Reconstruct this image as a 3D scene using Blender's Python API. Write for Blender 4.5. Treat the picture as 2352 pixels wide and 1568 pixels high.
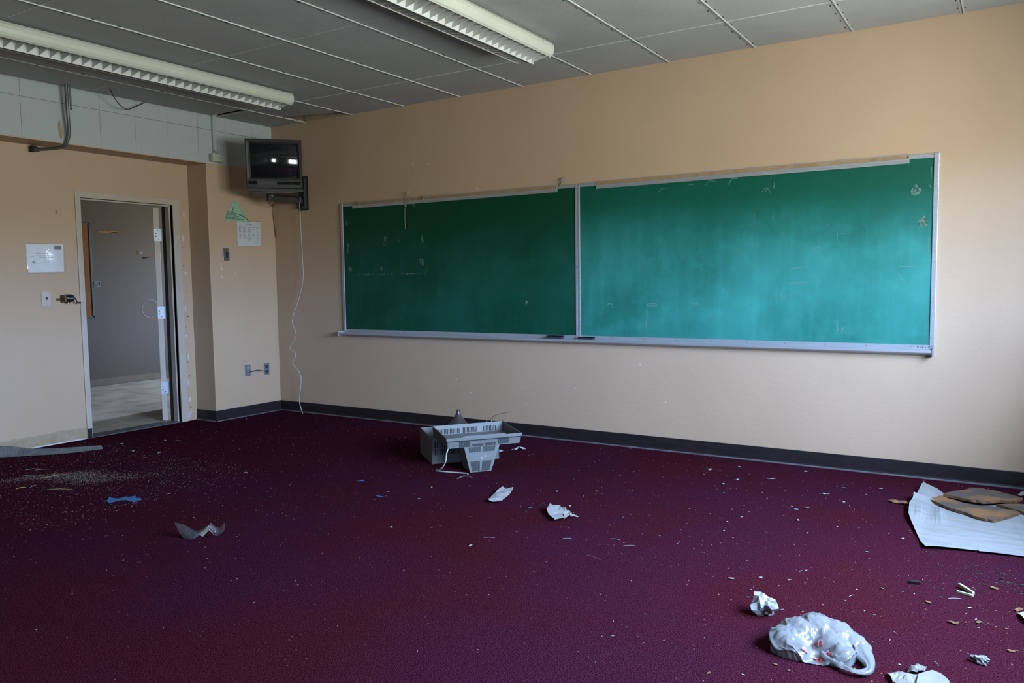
import bpy, bmesh, math, random
from mathutils import Vector, Matrix, noise
random.seed(7)
for o in list(bpy.data.objects): bpy.data.objects.remove(o)
SC = bpy.context.scene
COL = SC.collection

# ------------------------------------------------------------------ camera
CAM = Vector((6.2432, -5.5193, 1.2619)); YAW, PITCH, ROLL = 0.5614, -0.0750, -0.0136
fw = Vector((-math.sin(YAW)*math.cos(PITCH), math.cos(YAW)*math.cos(PITCH), math.sin(PITCH)))
rt = Vector((math.cos(YAW), math.sin(YAW), 0)); up = rt.cross(fw)
rt, up = math.cos(ROLL)*rt+math.sin(ROLL)*up, -math.sin(ROLL)*rt+math.cos(ROLL)*up
cd = bpy.data.cameras.new('camera'); cam = bpy.data.objects.new('camera', cd); COL.objects.link(cam)
cam.matrix_world = Matrix(((rt.x, up.x, -fw.x, CAM.x), (rt.y, up.y, -fw.y, CAM.y), (rt.z, up.z, -fw.z, CAM.z), (0, 0, 0, 1)))
cd.sensor_width = 36; cd.lens = 36*1828.4/2352; cd.clip_start = 0.05
SC.camera = cam

# ------------------------------------------------------------------ world, light, exposure
SC.view_settings.view_transform = 'Standard'; SC.view_settings.look = 'None'
SC.view_settings.gamma = 1; SC.view_settings.use_curve_mapping = False
SC.view_settings.exposure = 3.5
SKY = (0.50, 0.735, 1.16); SKY_STRENGTH = 9.0
GROUND = (0.325, 0.36, 0.34)
w = bpy.data.worlds.new('world'); SC.world = w; w.use_nodes = True
nt = w.node_tree; nt.nodes.clear()
tc = nt.nodes.new('ShaderNodeTexCoord'); sx = nt.nodes.new('ShaderNodeSeparateXYZ'); cr = nt.nodes.new('ShaderNodeValToRGB')
mr = nt.nodes.new('ShaderNodeMapRange'); mr.inputs[1].default_value = -1; mr.inputs[2].default_value = 1
bg = nt.nodes.new('ShaderNodeBackground'); wo = nt.nodes.new('ShaderNodeOutputWorld')
nt.links.new(tc.outputs['Generated'], sx.inputs[0]); nt.links.new(sx.outputs[2], mr.inputs[0]); nt.links.new(mr.outputs[0], cr.inputs[0])
nt.links.new(cr.outputs[0], bg.inputs[0]); nt.links.new(bg.outputs[0], wo.inputs[0]); bg.inputs[1].default_value = SKY_STRENGTH
e = cr.color_ramp.elements
e[0].position = 0.508; e[0].color = (*GROUND, 1); e[1].position = 0.535; e[1].color = (*SKY, 1)   # lawn and trees below, overcast sky above

W = 7.22; YB = -8.0; H = 2.8076; D = -0.277; SZ = 2.375; PY = -0.776
WIN = [(-2.38, -1.20), (-3.66, -2.48), (-7.35, -6.45)]; WZ0, WZ1 = 1.05, 2.17
def portal(loc, sx_, sy_, rot):
    l = bpy.data.lights.new('window_portal', 'AREA'); l.shape = 'RECTANGLE'; l.size = sx_; l.size_y = sy_; l.cycles.is_portal = True
    o = bpy.data.objects.new('window_portal', l); COL.objects.link(o); o.location = loc; o.rotation_euler = rot
for y0, y1 in WIN:
    portal((W+0.10, (y0+y1)/2, (WZ0+WZ1)/2), WZ1-WZ0, y1-y0, (0, math.pi/2, 0))
CY0, CY1 = -3.6, 3.6   # the corridor; a window is added in its unseen far end for light
portal((-1.7, CY1+0.12, 1.5), 0.7, 1.4, (-math.pi/2, 0, 0))

# ------------------------------------------------------------------ material helpers
MATS = {}
def mat(name, col, rough=0.6, metal=0.0, spec=0.5, col2=None, nscale=8.0, detail=4.0, bump=0.0, bscale=60.0, mix=(0.35, 0.65), sheen=0.0, stretch=None, coat=0.0, world=False):
    if name in MATS: return MATS[name]
    m = bpy.data.materials.new(name); m.use_nodes = True; n = m.node_tree.nodes; L = m.node_tree.links
    b = n['Principled BSDF']; b.inputs['Roughness'].default_value = rough; b.inputs['Metallic'].default_value = metal
    b.inputs['Specular IOR Level'].default_value = spec; b.inputs['Base Color'].default_value = (*col, 1)
    if sheen: b.inputs['Sheen Weight'].default_value = sheen; b.inputs['Sheen Roughness'].default_value = 0.5
    if coat: b.inputs['Coat Weight'].default_value = coat; b.inputs['Coat Roughness'].default_value = 0.08
    t = n.new('ShaderNodeTexCoord'); src = t.outputs['Object']
    if world: src = n.new('ShaderNodeNewGeometry').outputs['Position']
    if stretch:
        mp = n.new('ShaderNodeMapping'); mp.inputs['Scale'].default_value = stretch; L.new(src, mp.inputs[0]); src = mp.outputs[0]
    if col2:
        x = n.new('ShaderNodeTexNoise'); x.inputs['Scale'].default_value = nscale; x.inputs['Detail'].default_value = detail; L.new(src, x.inputs['Vector'])
        r = n.new('ShaderNodeValToRGB'); r.color_ramp.elements[0].position = mix[0]; r.color_ramp.elements[1].position = mix[1]
        r.color_ramp.elements[0].color = (*col, 1); r.color_ramp.elements[1].color = (*col2, 1)
        L.new(x.outputs['Fac'], r.inputs[0]); L.new(r.outputs[0], b.inputs['Base Color'])
    if bump:
        x = n.new('ShaderNodeTexNoise'); x.inputs['Scale'].default_value = bscale; x.inputs['Detail'].default_value = 3; L.new(t.outputs['Object'], x.inputs['Vector'])
        bp = n.new('ShaderNodeBump'); bp.inputs['Strength'].default_value = bump; bp.inputs['Distance'].default_value = 0.01
        L.new(x.outputs['Fac'], bp.inputs['Height']); L.new(bp.outputs[0], b.inputs['Normal'])
    MATS[name] = m
    return m
def nodes(m): return m.node_tree.nodes, m.node_tree.links, m.node_tree.nodes['Principled BSDF']

PAINT = (0.42, 0.29, 0.19)
mat('wall_paint', PAINT, 0.55, spec=0.35, col2=(0.437, 0.302, 0.199), nscale=2.2, bump=0.12, bscale=35)
mat('wall_rear_dark', (0.068, 0.0442, 0.0272), 0.6, col2=(0.0952, 0.0612, 0.0374), nscale=4, stretch=(6, 1, 0.6))  # dark tone made up for the unseen rear wall, to cut bounce light
mat('wall_bare', (0.2856, 0.1972, 0.1156), 0.85, col2=(0.34, 0.2584, 0.1768), nscale=14)
mat('patch_paint', (0.476, 0.4488, 0.4216), 0.8)
mat('ceil_tile', (0.3618, 0.3618, 0.3488), 0.8, col2=(0.3295, 0.3295, 0.3198), nscale=3, world=True, bump=0.25, bscale=160)
mat('ceil_metal', (0.5032, 0.5168, 0.4964), 0.4, col2=(0.4488, 0.4624, 0.4352), nscale=9)
mat('slot_dark', (0.0068, 0.0068, 0.0068), 0.9)
mat('plenum', (0.068, 0.0578, 0.0476), 0.95, col2=(0.034, 0.0306, 0.0272), nscale=5)
mat('base_vinyl', (0.01224, 0.00816, 0.00952), 0.5, spec=0.22, col2=(0.0204, 0.0136, 0.01496), nscale=6, stretch=(1, 1, 6))
mat('base_back', (0.136, 0.1292, 0.1156), 0.8, col2=(0.0884, 0.0816, 0.0748), nscale=18)
mat('toe_grey', (0.1156, 0.1122, 0.1156), 0.5, col2=(0.068, 0.0646, 0.068), nscale=10)
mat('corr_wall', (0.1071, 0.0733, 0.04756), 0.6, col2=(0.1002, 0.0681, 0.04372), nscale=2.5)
mat('corr_ring', (0.1214, 0.08226, 0.05481), 0.5)
mat('sign_plate', (0.1678, 0.1571, 0.1428), 0.5)
mat('corr_base', (0.185, 0.1333, 0.0816), 0.6, col2=(0.1523, 0.1034, 0.06528), nscale=6)
mat('corr_floor', (0.6409, 0.5171, 0.3812), 0.6, col2=(0.4005, 0.316, 0.2287), nscale=3.0, detail=8, world=True)
mat('door_paint', (0.4216, 0.3536, 0.2856), 0.45, col2=(0.3876, 0.3196, 0.2584), nscale=4)
mat('gap_shade', (0.034, 0.0238, 0.017), 0.8)
mat('hinge', (0.42, 0.44, 0.46), 0.4, metal=0.5, col2=(0.34, 0.36, 0.38), nscale=40)
mat('alu', (0.4216, 0.4284, 0.4488), 0.38, metal=0.55, col2=(0.3672, 0.374, 0.3876), nscale=12, stretch=(0.3, 6, 6))
mat('cork_strip', (0.2448, 0.1462, 0.0714), 0.85, col2=(0.2992, 0.1972, 0.1088), nscale=30)
mat('cork', (0.2856, 0.1088, 0.0306), 0.9, col2=(0.2448, 0.085, 0.0204), nscale=20)
mat('chalk', (0.1096, 0.1939, 0.1686), 0.9)
mat('residue', (0.1088, 0.1686, 0.1278), 0.9, col2=(0.01632, 0.07616, 0.04624), nscale=70, mix=(0.42, 0.55))
mat('masking_tape', (0.3321, 0.3019, 0.2315), 0.7, col2=(0.2919, 0.2617, 0.2013), nscale=40)
mat('felt', (0.0238, 0.0238, 0.0306), 0.95)
mat('tv_plastic', (0.04216, 0.03876, 0.03808), 0.5, spec=0.28, col2=(0.03536, 0.03264, 0.03196), nscale=20)
mat('tv_dark', (0.006, 0.006, 0.007), 0.7, spec=0.08)
mat('tv_screen', (0.00816, 0.00952, 0.01156), 0.08, spec=0.6, coat=0.4)
mat('mount_metal', (0.0238, 0.02176, 0.0204), 0.45, col2=(0.0306, 0.0272, 0.02584), nscale=15)
mat('cable_white', (0.3623, 0.3522, 0.3321), 0.45)
mat('cable_brown', (0.068, 0.0408, 0.0272), 0.6)
mat('beige_plastic', (0.374, 0.3536, 0.2856), 0.45)
mat('conduit', (0.1156, 0.1292, 0.1258), 0.42, metal=0.5, col2=(0.0816, 0.0918, 0.0884), nscale=15)
mat('raceway', (0.34, 0.3604, 0.3536), 0.5)
mat('wire_black', (0.0102, 0.0102, 0.01156), 0.5)
mat('fixture', (0.5016, 0.4978, 0.4142), 0.28, col2=(0.4712, 0.4674, 0.3952), nscale=5)
mat('louver', (0.5772, 0.5698, 0.5328), 0.45, col2=(0.5328, 0.5254, 0.4958), nscale=8)
mat('tube_glass', (0.75, 0.76, 0.74), 0.25)
mat('plate_steel', (0.204, 0.1836, 0.17), 0.35, metal=0.7, col2=(0.1632, 0.1496, 0.1428), nscale=30)
mat('plate_grey', (0.1208, 0.1258, 0.1459), 0.45)
mat('switch_ivory', (0.4488, 0.3604, 0.3128), 0.4)
mat('black_plastic', (0.00816, 0.00816, 0.00884), 0.35)
mat('brass', (0.1088, 0.068, 0.034), 0.4, metal=0.8)
mat('screw', (0.306, 0.306, 0.2992), 0.4, metal=0.7)
mat('paper', (0.3019, 0.2928, 0.2808), 0.8, col2=(0.2717, 0.2635, 0.2527), nscale=12)
mat('notice_paper', (0.60, 0.59, 0.60), 0.7, col2=(0.56, 0.55, 0.56), nscale=10)
mat('card_cream', (0.20, 0.185, 0.16), 0.85, col2=(0.165, 0.15, 0.13), nscale=10)
mat('paper_warm', (0.2391, 0.2246, 0.1993), 0.85, col2=(0.2102, 0.1956, 0.1703), nscale=10)
mat('paper_green', (0.272, 0.4216, 0.2992), 0.8, col2=(0.2584, 0.3944, 0.2788), nscale=10)
mat('ink', (0.0408, 0.0612, 0.0612), 0.9)
mat('ink_grey', (0.204, 0.204, 0.2312), 0.9)
mat('ink_red', (0.272, 0.1088, 0.1088), 0.9)
mat('tissue', (0.2652, 0.2652, 0.2737), 0.85)
mat('blue_paper', (0.02516, 0.1308, 0.312), 0.6, col2=(0.02264, 0.1107, 0.2768), nscale=20)
mat('drop_sheet', (0.2365, 0.2365, 0.2315), 0.75, col2=(0.1912, 0.1862, 0.1761), nscale=5, detail=8, stretch=(1, 5, 1))
mat('tile_back', (0.0629, 0.0478, 0.03522), 0.9, col2=(0.1812, 0.08051, 0.02516), nscale=5.5, detail=6, mix=(0.47, 0.60), bump=0.4, bscale=70)
mat('tile_edge', (0.1632, 0.068, 0.0204), 0.95, col2=(0.0612, 0.034, 0.017), nscale=30)
mat('rust_chip', (0.1711, 0.08554, 0.03019), 0.9, col2=(0.1107, 0.05032, 0.02013), nscale=60)
mat('shell_grey', (0.1132, 0.1132, 0.1082), 0.5, col2=(0.1308, 0.1308, 0.1258), nscale=5)
mat('shell_dirty', (0.09309, 0.09309, 0.09058), 0.55, col2=(0.07045, 0.06542, 0.06038), nscale=6)
mat('vent_dark', (0.0068, 0.0068, 0.00748), 0.9)
mat('crt_funnel', (0.0578, 0.03536, 0.034), 0.30, col2=(0.034, 0.0238, 0.0238), nscale=8)
mat('straw', (0.34, 0.272, 0.0816), 0.8)
mat('ivory_clip', (0.322, 0.312, 0.1912), 0.4)
mat('foil', (0.17, 0.165, 0.155), 0.5, metal=0.2, col2=(0.07, 0.068, 0.065), nscale=90)
mat('flake', (0.2617, 0.2516, 0.2516), 0.9)
mat('dust', (0.34, 0.272, 0.2176), 0.95)
mat('crumb', (0.151, 0.07548, 0.03019), 0.95)
mat('dark_crumb', (0.0204, 0.01496, 0.0102), 0.95)
mat('red_print', (0.4216, 0.0102, 0.017), 0.5)
mat('win_frame', (0.34, 0.34, 0.3264), 0.5)
mat('orange_red', (0.306, 0.0408, 0.0136), 0.7, col2=(0.374, 0.1836, 0.034), nscale=14)
mat('wood_splint', (0.2516, 0.2214, 0.1812), 0.8)

# carpet: cut pile in maroon with purple and dark tufts
m = mat('carpet', (0.05, 0.012, 0.024), 0.95, spec=0.0)
n, L, b = nodes(m)
tcn = n.new('ShaderNodeTexCoord')
def nz(scale, det=3):
    x = n.new('ShaderNodeTexNoise'); x.inputs['Scale'].default_value = scale; x.inputs['Detail'].default_value = det; L.new(tcn.outputs['Object'], x.inputs['Vector']); return x
n1 = nz(170, 3); n2 = nz(1.1, 4)
r1 = n.new('ShaderNodeValToRGB'); r1.color_ramp.elements[0].position = 0.32; r1.color_ramp.elements[1].position = 0.70
r1.color_ramp.elements[0].color = (0.0150, 0.0027, 0.0054, 1); r1.color_ramp.elements[1].color = (0.077, 0.0145, 0.0265, 1)
L.new(n1.outputs['Fac'], r1.inputs[0])
r2 = n.new('ShaderNodeValToRGB'); r2.color_ramp.elements[0].position = 0.38; r2.color_ramp.elements[1].position = 0.64
r2.color_ramp.elements[0].color = (1.0, 0.9, 0.85, 1); r2.color_ramp.elements[1].color = (0.92, 1.0, 1.25, 1)
L.new(n2.outputs['Fac'], r2.inputs[0])
mx = n.new('ShaderNodeMix'); mx.data_type = 'RGBA'; mx.blend_type = 'MULTIPLY'; mx.inputs[0].default_value = 1
L.new(r1.outputs[0], mx.inputs[6]); L.new(r2.outputs[0], mx.inputs[7]); L.new(mx.outputs[2], b.inputs['Base Color'])
bp = n.new('ShaderNodeBump'); bp.inputs['Strength'].default_value = 0.7; bp.inputs['Distance'].default_value = 0.01
L.new(nz(210, 2).outputs['Fac'], bp.inputs['Height']); L.new(bp.outputs[0], b.inputs['Normal'])

# chalkboard: green enamel with wiped chalk dust streaks; the right panel is hazier, its haze shaped to the window light
def nzs(scale, det, st, rough=0.55):
    mp = n.new('ShaderNodeMapping'); mp.inputs['Scale'].default_value = st; L.new(tcn.outputs['Object'], mp.inputs[0])
    x = n.new('ShaderNodeTexNoise'); x.inputs['Scale'].default_value = scale; x.inputs['Detail'].default_value = det; x.inputs['Roughness'].default_value = rough
    L.new(mp.outputs[0], x.inputs['Vector']); return x
def ramp(src, p0, p1, v0, v1):
    r = n.new('ShaderNodeMapRange'); r.inputs[1].default_value = p0; r.inputs[2].default_value = p1; r.inputs[3].default_value = v0; r.inputs[4].default_value = v1
    L.new(src, r.inputs[0]); return r.outputs[0]
def mul(a, c, op='MULTIPLY'):
    q = n.new('ShaderNodeMath'); q.operation = op
    for i, v in ((0, a), (1, c)):
        if isinstance(v, (int, float)): q.inputs[i].default_value = v
        else: L.new(v, q.inputs[i])
    return q.outputs[0]
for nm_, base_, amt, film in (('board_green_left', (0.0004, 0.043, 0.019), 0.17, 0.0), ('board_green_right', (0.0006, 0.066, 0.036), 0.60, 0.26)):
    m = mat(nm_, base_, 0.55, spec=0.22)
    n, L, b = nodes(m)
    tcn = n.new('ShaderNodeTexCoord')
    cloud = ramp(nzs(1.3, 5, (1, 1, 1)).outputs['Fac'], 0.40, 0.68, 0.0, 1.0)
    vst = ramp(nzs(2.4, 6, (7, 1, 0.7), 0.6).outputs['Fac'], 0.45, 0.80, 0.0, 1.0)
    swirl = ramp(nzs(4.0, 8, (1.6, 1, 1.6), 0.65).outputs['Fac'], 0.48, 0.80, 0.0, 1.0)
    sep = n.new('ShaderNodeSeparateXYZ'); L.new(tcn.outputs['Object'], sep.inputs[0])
    low = ramp(sep.outputs[2], 0.62, 0.98, 1.0, 0.10)          # chalk haze thinned toward the top, painting in the window light's cutoff
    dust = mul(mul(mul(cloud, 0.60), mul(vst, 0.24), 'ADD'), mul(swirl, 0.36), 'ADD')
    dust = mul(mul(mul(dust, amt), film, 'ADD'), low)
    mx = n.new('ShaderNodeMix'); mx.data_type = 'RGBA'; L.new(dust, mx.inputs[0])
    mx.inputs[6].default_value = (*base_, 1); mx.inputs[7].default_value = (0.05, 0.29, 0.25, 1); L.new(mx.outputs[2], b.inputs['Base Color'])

# acoustic tile of the soffit: white with small dark pits
m = mat('acoustic', (0.60, 0.63, 0.65), 0.85)
n, L, b = nodes(m)
tcn = n.new('ShaderNodeTexCoord'); vo = n.new('ShaderNodeTexVoronoi'); vo.inputs['Scale'].default_value = 95; L.new(tcn.outputs['Object'], vo.inputs['Vector'])
nn = n.new('ShaderNodeTexNoise'); nn.inputs['Scale'].default_value = 5; L.new(tcn.outputs['Object'], nn.inputs['Vector'])
a1 = ramp(vo.outputs['Distance'], 0.10, 0.22, 1.0, 0.0); a2 = ramp(nn.outputs['Fac'], 0.35, 0.65, 0.15, 0.9)
mx = n.new('ShaderNodeMix'); mx.data_type = 'RGBA'; L.new(mul(a1, a2), mx.inputs[0])
mx.inputs[6].default_value = (0.37, 0.385, 0.385, 1); mx.inputs[7].default_value = (0.14, 0.15, 0.15, 1); L.new(mx.outputs[2], b.inputs['Base Color'])

def thin(name, col, trans, gloss=0.12, rough=0.2, wrinkle=0.0):
    """thin plastic film: diffuse + translucent, partly see-through, with a gloss"""
    m = bpy.data.materials.new(name); m.use_nodes = True; n = m.node_tree.nodes; L = m.node_tree.links; n.clear()
    out = n.new('ShaderNodeOutputMaterial'); d = n.new('ShaderNodeBsdfDiffuse'); t = n.new('ShaderNodeBsdfTranslucent'); tr = n.new('ShaderNodeBsdfTransparent'); g = n.new('ShaderNodeBsdfGlossy')
    d.inputs[0].default_value = (*col, 1); t.inputs[0].default_value = (*col, 1); g.inputs['Roughness'].default_value = rough
    a = n.new('ShaderNodeMixShader'); a.inputs[0].default_value = 0.4; L.new(d.outputs[0], a.inputs[1]); L.new(t.outputs[0], a.inputs[2])
    b = n.new('ShaderNodeMixShader'); b.inputs[0].default_value = trans; L.new(a.outputs[0], b.inputs[1]); L.new(tr.outputs[0], b.inputs[2])
    lw = n.new('ShaderNodeLayerWeight'); lw.inputs[0].default_value = gloss
    c = n.new('ShaderNodeMixShader'); L.new(lw.outputs['Fresnel'], c.inputs[0]); L.new(b.outputs[0], c.inputs[1]); L.new(g.outputs[0], c.inputs[2]); L.new(c.outputs[0], out.inputs[0])
    tx = n.new('ShaderNodeTexCoord'); x = n.new('ShaderNodeTexNoise'); x.inputs['Scale'].default_value = 45; x.inputs['Detail'].default_value = 2; L.new(tx.outputs['Object'], x.inputs['Vector'])
    if wrinkle:
        bp = n.new('ShaderNodeBump'); bp.inputs['Strength'].default_value = wrinkle; bp.inputs['Distance'].default_value = 0.01; L.new(x.outputs['Fac'], bp.inputs['Height'])
        for q in (d, t, g): L.new(bp.outputs[0], q.inputs['Normal'])
    MATS[name] = m; return m
thin('bag_film', (0.30, 0.30, 0.30), 0.16, 0.30, 0.16, 0.25)
thin('clear_film', (0.56, 0.59, 0.63), 0.90, 0.30, 0.06, 0.3)
thin('shard_film', (0.22, 0.20, 0.20), 0.72, 0.3, 0.15, 0.5)
thin('window_glass', (0.9, 0.95, 0.95), 0.97, 0.08, 0.02)

# ------------------------------------------------------------------ mesh helpers
class MB:
    def __init__(s): s.v = []; s.f = []
    def add(s, vs, fs):
        o = len(s.v); s.v += [tuple(p) for p in vs]; s.f += [tuple(i+o for i in f) for f in fs]; return s
    def box(s, x0, x1, y0, y1, z0, z1):
        return s.add([(x0,y0,z0),(x1,y0,z0),(x1,y1,z0),(x0,y1,z0),(x0,y0,z1),(x1,y0,z1),(x1,y1,z1),(x0,y1,z1)],
                     [(0,3,2,1),(4,5,6,7),(0,1,5,4),(1,2,6,5),(2,3,7,6),(3,0,4,7)])
    def obox(s, o, u, v, w_, a, b_, c):      # box in an oriented frame: ranges a,b,c along u,v,w
        o, u, v, w_ = Vector(o), Vector(u), Vector(v), Vector(w_)
        P = [o+u*a[i]+v*b_[j]+w_*c[k] for k in (0,1) for j in (0,1) for i in (0,1)]
        return s.add(P, [(0,2,3,1),(4,5,7,6),(0,1,5,4),(1,3,7,5),(3,2,6,7),(2,0,4,6)])
    def prism(s, prof, axis, t0, t1):         # closed profile (a,b) extruded along axis
        def P(a, b_, t): return {'x': (t,a,b_), 'y': (a,t,b_), 'z': (a,b_,t)}[axis]
        k = len(prof); vs = [P(a,b_,t0) for a,b_ in prof]+[P(a,b_,t1) for a,b_ in prof]
        return s.add(vs, [tuple(range(k))[::-1], tuple(range(k,2*k))]+[(i,(i+1)%k,k+(i+1)%k,k+i) for i in range(k)])
    def tube(s, pts, r, k=8, cap=True):
        pts = [Vector(p) for p in pts]; rs = r if isinstance(r, (list, tuple)) else [r]*len(pts)
        ref = Vector((0,0,1)); rings = []; prev = None
        for i, p in enumerate(pts):
            t = (pts[min(i+1,len(pts)-1)]-pts[max(i-1,0)]).normalized()
            a = (prev - t*prev.dot(t)) if prev else t.cross(ref if abs(t.z) < 0.9 else Vector((1,0,0)))
            a.normalize(); prev = a; b_ = t.cross(a)
            rings.append([p+(a*math.cos(2*math.pi*j/k)+b_*math.sin(2*math.pi*j/k))*rs[i] for j in range(k)])
        fs = [(i*k+j, i*k+(j+1)%k, (i+1)*k+(j+1)%k, (i+1)*k+j) for i in range(len(pts)-1) for j in range(k)]
        if cap: fs += [tuple(range(k))[::-1], tuple((len(pts)-1)*k+j for j in range(k))]
        return s.add([q for g in rings for q in g], fs)
    def cyl(s, p, d, r, h, k=16):
        p, d = Vector(p), Vector(d).normalized(); return s.tube([p, p+d*h], r, k)
    def lathe(s, c, axis, prof, k=24):
        c, axis = Vector(c), Vector(axis).normalized(); a = axis.orthogonal().normalized(); b_ = axis.cross(a)
        vs = [c+axis*h+(a*math.cos(2*math.pi*j/k)+b_*math.sin(2*math.pi*j/k))*r for r, h in prof for j in range(k)]
        return s.add(vs, [(i*k+j, i*k+(j+1)%k, (i+1)*k+(j+1)%k, (i+1)*k+j) for i in range(len(prof)-1) for j in range(k)])
    def poly(s, pts, nrm, th):                # flat polygon with thickness th along nrm
        pts = [Vector(p) for p in pts]; nrm = Vector(nrm)*th; k = len(pts)
        return s.add(pts+[p+nrm for p in pts], [tuple(range(k))[::-1], tuple(range(k,2*k))]+[(i,(i+1)%k,k+(i+1)%k,k+i) for i in range(k)])
    def ribbon(s, pts, wd, side, th=0.0006):  # band along pts, of width wd along the side vectors
        k = len(pts); sd = side if isinstance(side, list) else [side]*k; ws = wd if isinstance(wd, list) else [wd]*k
        L_, R_ = [Vector(p)-Vector(q)*w_/2 for p, q, w_ in zip(pts, sd, ws)], [Vector(p)+Vector(q)*w_/2 for p, q, w_ in zip(pts, sd, ws)]
        vs = []
        for i in range(k):
            t = Vector(pts[min(i+1,k-1)])-Vector(pts[max(i-1,0)]); nn_ = t.cross(Vector(sd[i])).normalized()*th
            vs += [L_[i], R_[i], R_[i]+nn_, L_[i]+nn_]
        fs = [(4*i+j, 4*i+(j+1)%4, 4*i+4+(j+1)%4, 4*i+4+j) for i in range(k-1) for j in range(4)]+[(3,2,1,0), tuple(4*(k-1)+j for j in range(4))]
        return s.add(vs, fs)
    def build(s, name, m_, parent=None, base=None, smooth=False, bevel=0.0, label=None, cat=None, group=None, kind=None, solid=0.0, sub=0):
        if base is None:
            base = WORLD.get(parent.name, Vector((0,0,0))) if parent else Vector((0,0,0))
        base = Vector(base)
        me = bpy.data.meshes.new(name); me.from_pydata([Vector(p)-base for p in s.v], [], s.f); me.validate()
        bm = bmesh.new(); bm.from_mesh(me); bmesh.ops.recalc_face_normals(bm, faces=bm.faces); bm.to_mesh(me); bm.free()
        if smooth:
            for p in me.polygons: p.use_smooth = True
        me.materials.append(MATS[m_])
        o = bpy.data.objects.new(name, me); COL.objects.link(o)
        if parent:
            o.parent = parent; o.location = base-WORLD.get(parent.name, Vector((0,0,0)))
        else: o.location = base
        WORLD[o.name] = base
        if bevel:
            q = o.modifiers.new('bevel', 'BEVEL'); q.width = bevel; q.segments = 2; q.limit_method = 'ANGLE'
        if sub:
            q = o.modifiers.new('sub', 'SUBSURF'); q.levels = q.render_levels = sub
        if solid:
            q = o.modifiers.new('solid', 'SOLIDIFY'); q.thickness = solid; q.offset = 1
        tag(o, label, cat, group, kind)
        return o
WORLD = {}
def tag(o, label=None, cat=None, group=None, kind=None):
    for k, v in (('label', label), ('category', cat), ('group', group), ('kind', kind)):
        if v: o[k] = v
    return o
def thing(name, loc, label, cat, group=None):
    o = bpy.data.objects.new(name, None); COL.objects.link(o); o.location = loc; o.empty_display_size = 0.05
    WORLD[o.name] = Vector(loc); return tag(o, label, cat, group)
def struct(name, mb, m_, parent=None, **k):
    return mb.build(name, m_, parent, kind=None if parent else 'structure', **k)
def sempty(name, loc):
    o = bpy.data.objects.new(name, None); COL.objects.link(o); o.location = loc; o.empty_display_size = 0.05; WORLD[o.name] = Vector(loc); o['kind'] = 'structure'; return o
def share(src, name, loc, parent, scale=None, rot=None):    # another piece that shares src's mesh
    o = src.copy(); o.name = name; COL.objects.link(o); o.parent = parent
    o.location = Vector(loc)-WORLD.get(parent.name, Vector((0,0,0))) if parent else loc
    if scale: o.scale = scale
    if rot: o.rotation_euler = rot
    return o
def smooth_path(pts, n_=6):                   # Catmull-Rom
    P = [Vector(p) for p in pts]; P = [2*P[0]-P[1]]+P+[2*P[-1]-P[-2]]; out = []
    for i in range(1, len(P)-2):
        for j in range(n_):
            t = j/n_; a, b_, c, d = P[i-1], P[i], P[i+1], P[i+2]
            out.append(0.5*((2*b_)+(c-a)*t+(2*a-5*b_+4*c-d)*t*t+(3*b_-a-3*c+d)*t*t*t))
    return out+[P[-2]]
def text_mesh(s, size):
    c = bpy.data.curves.new('t', 'FONT'); c.body = s; c.size = size; c.align_x = 'CENTER'; c.align_y = 'CENTER'
    o = bpy.data.objects.new('t', c); COL.objects.link(o); bpy.context.view_layer.update()
    me = bpy.data.meshes.new_from_object(o.evaluated_get(bpy.context.evaluated_depsgraph_get()))
    vs = [tuple(v.co) for v in me.vertices]; fs = [tuple(p.vertices) for p in me.polygons]
    bpy.data.objects.remove(o); bpy.data.curves.remove(c); bpy.data.meshes.remove(me); return vs, fs

# ------------------------------------------------------------------ the shell of the room
TOP = 3.35
struct('floor', MB().box(D-0.02, W, YB, 0, -0.05, 0), 'carpet')
struct('wall_back', MB().box(-0.45, W+0.2, 0, 0.2, -0.05, TOP), 'wall_paint')
struct('wall_front', MB().box(-0.45, W+0.11, YB-0.2, YB, -0.05, TOP), 'wall_rear_dark')
DY0, DY1, DZ = -1.80, -0.95, 2.0              # the doorway
g = MB().box(D-0.15, D, YB, DY0, -0.05, SZ+0.02).box(D-0.15, D, DY1, 0, -0.05, SZ+0.02).box(D-0.15, D, DY0, DY1, DZ, SZ+0.02)
wall_left = struct('wall_left', g, 'wall_paint')
struct('wall_pier', MB().box(D, 0, PY, 0, 0, SZ), 'wall_paint', bevel=0.004)
g = MB().box(W, W+0.11, YB, 0, -0.05, WZ0).box(W, W+0.11, YB, 0, WZ1, TOP)
ys = sorted([YB, 0]+[q for p in WIN for q in p])
for i in range(0, len(ys), 2): g.box(W, W+0.11, ys[i], ys[i+1], WZ0, WZ1)
struct('wall_right', g, 'wall_paint')
struct('ceiling_slab', MB().box(-0.45, W+0.11, YB-0.2, 0.2, TOP, TOP+0.15), 'plenum')
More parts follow.
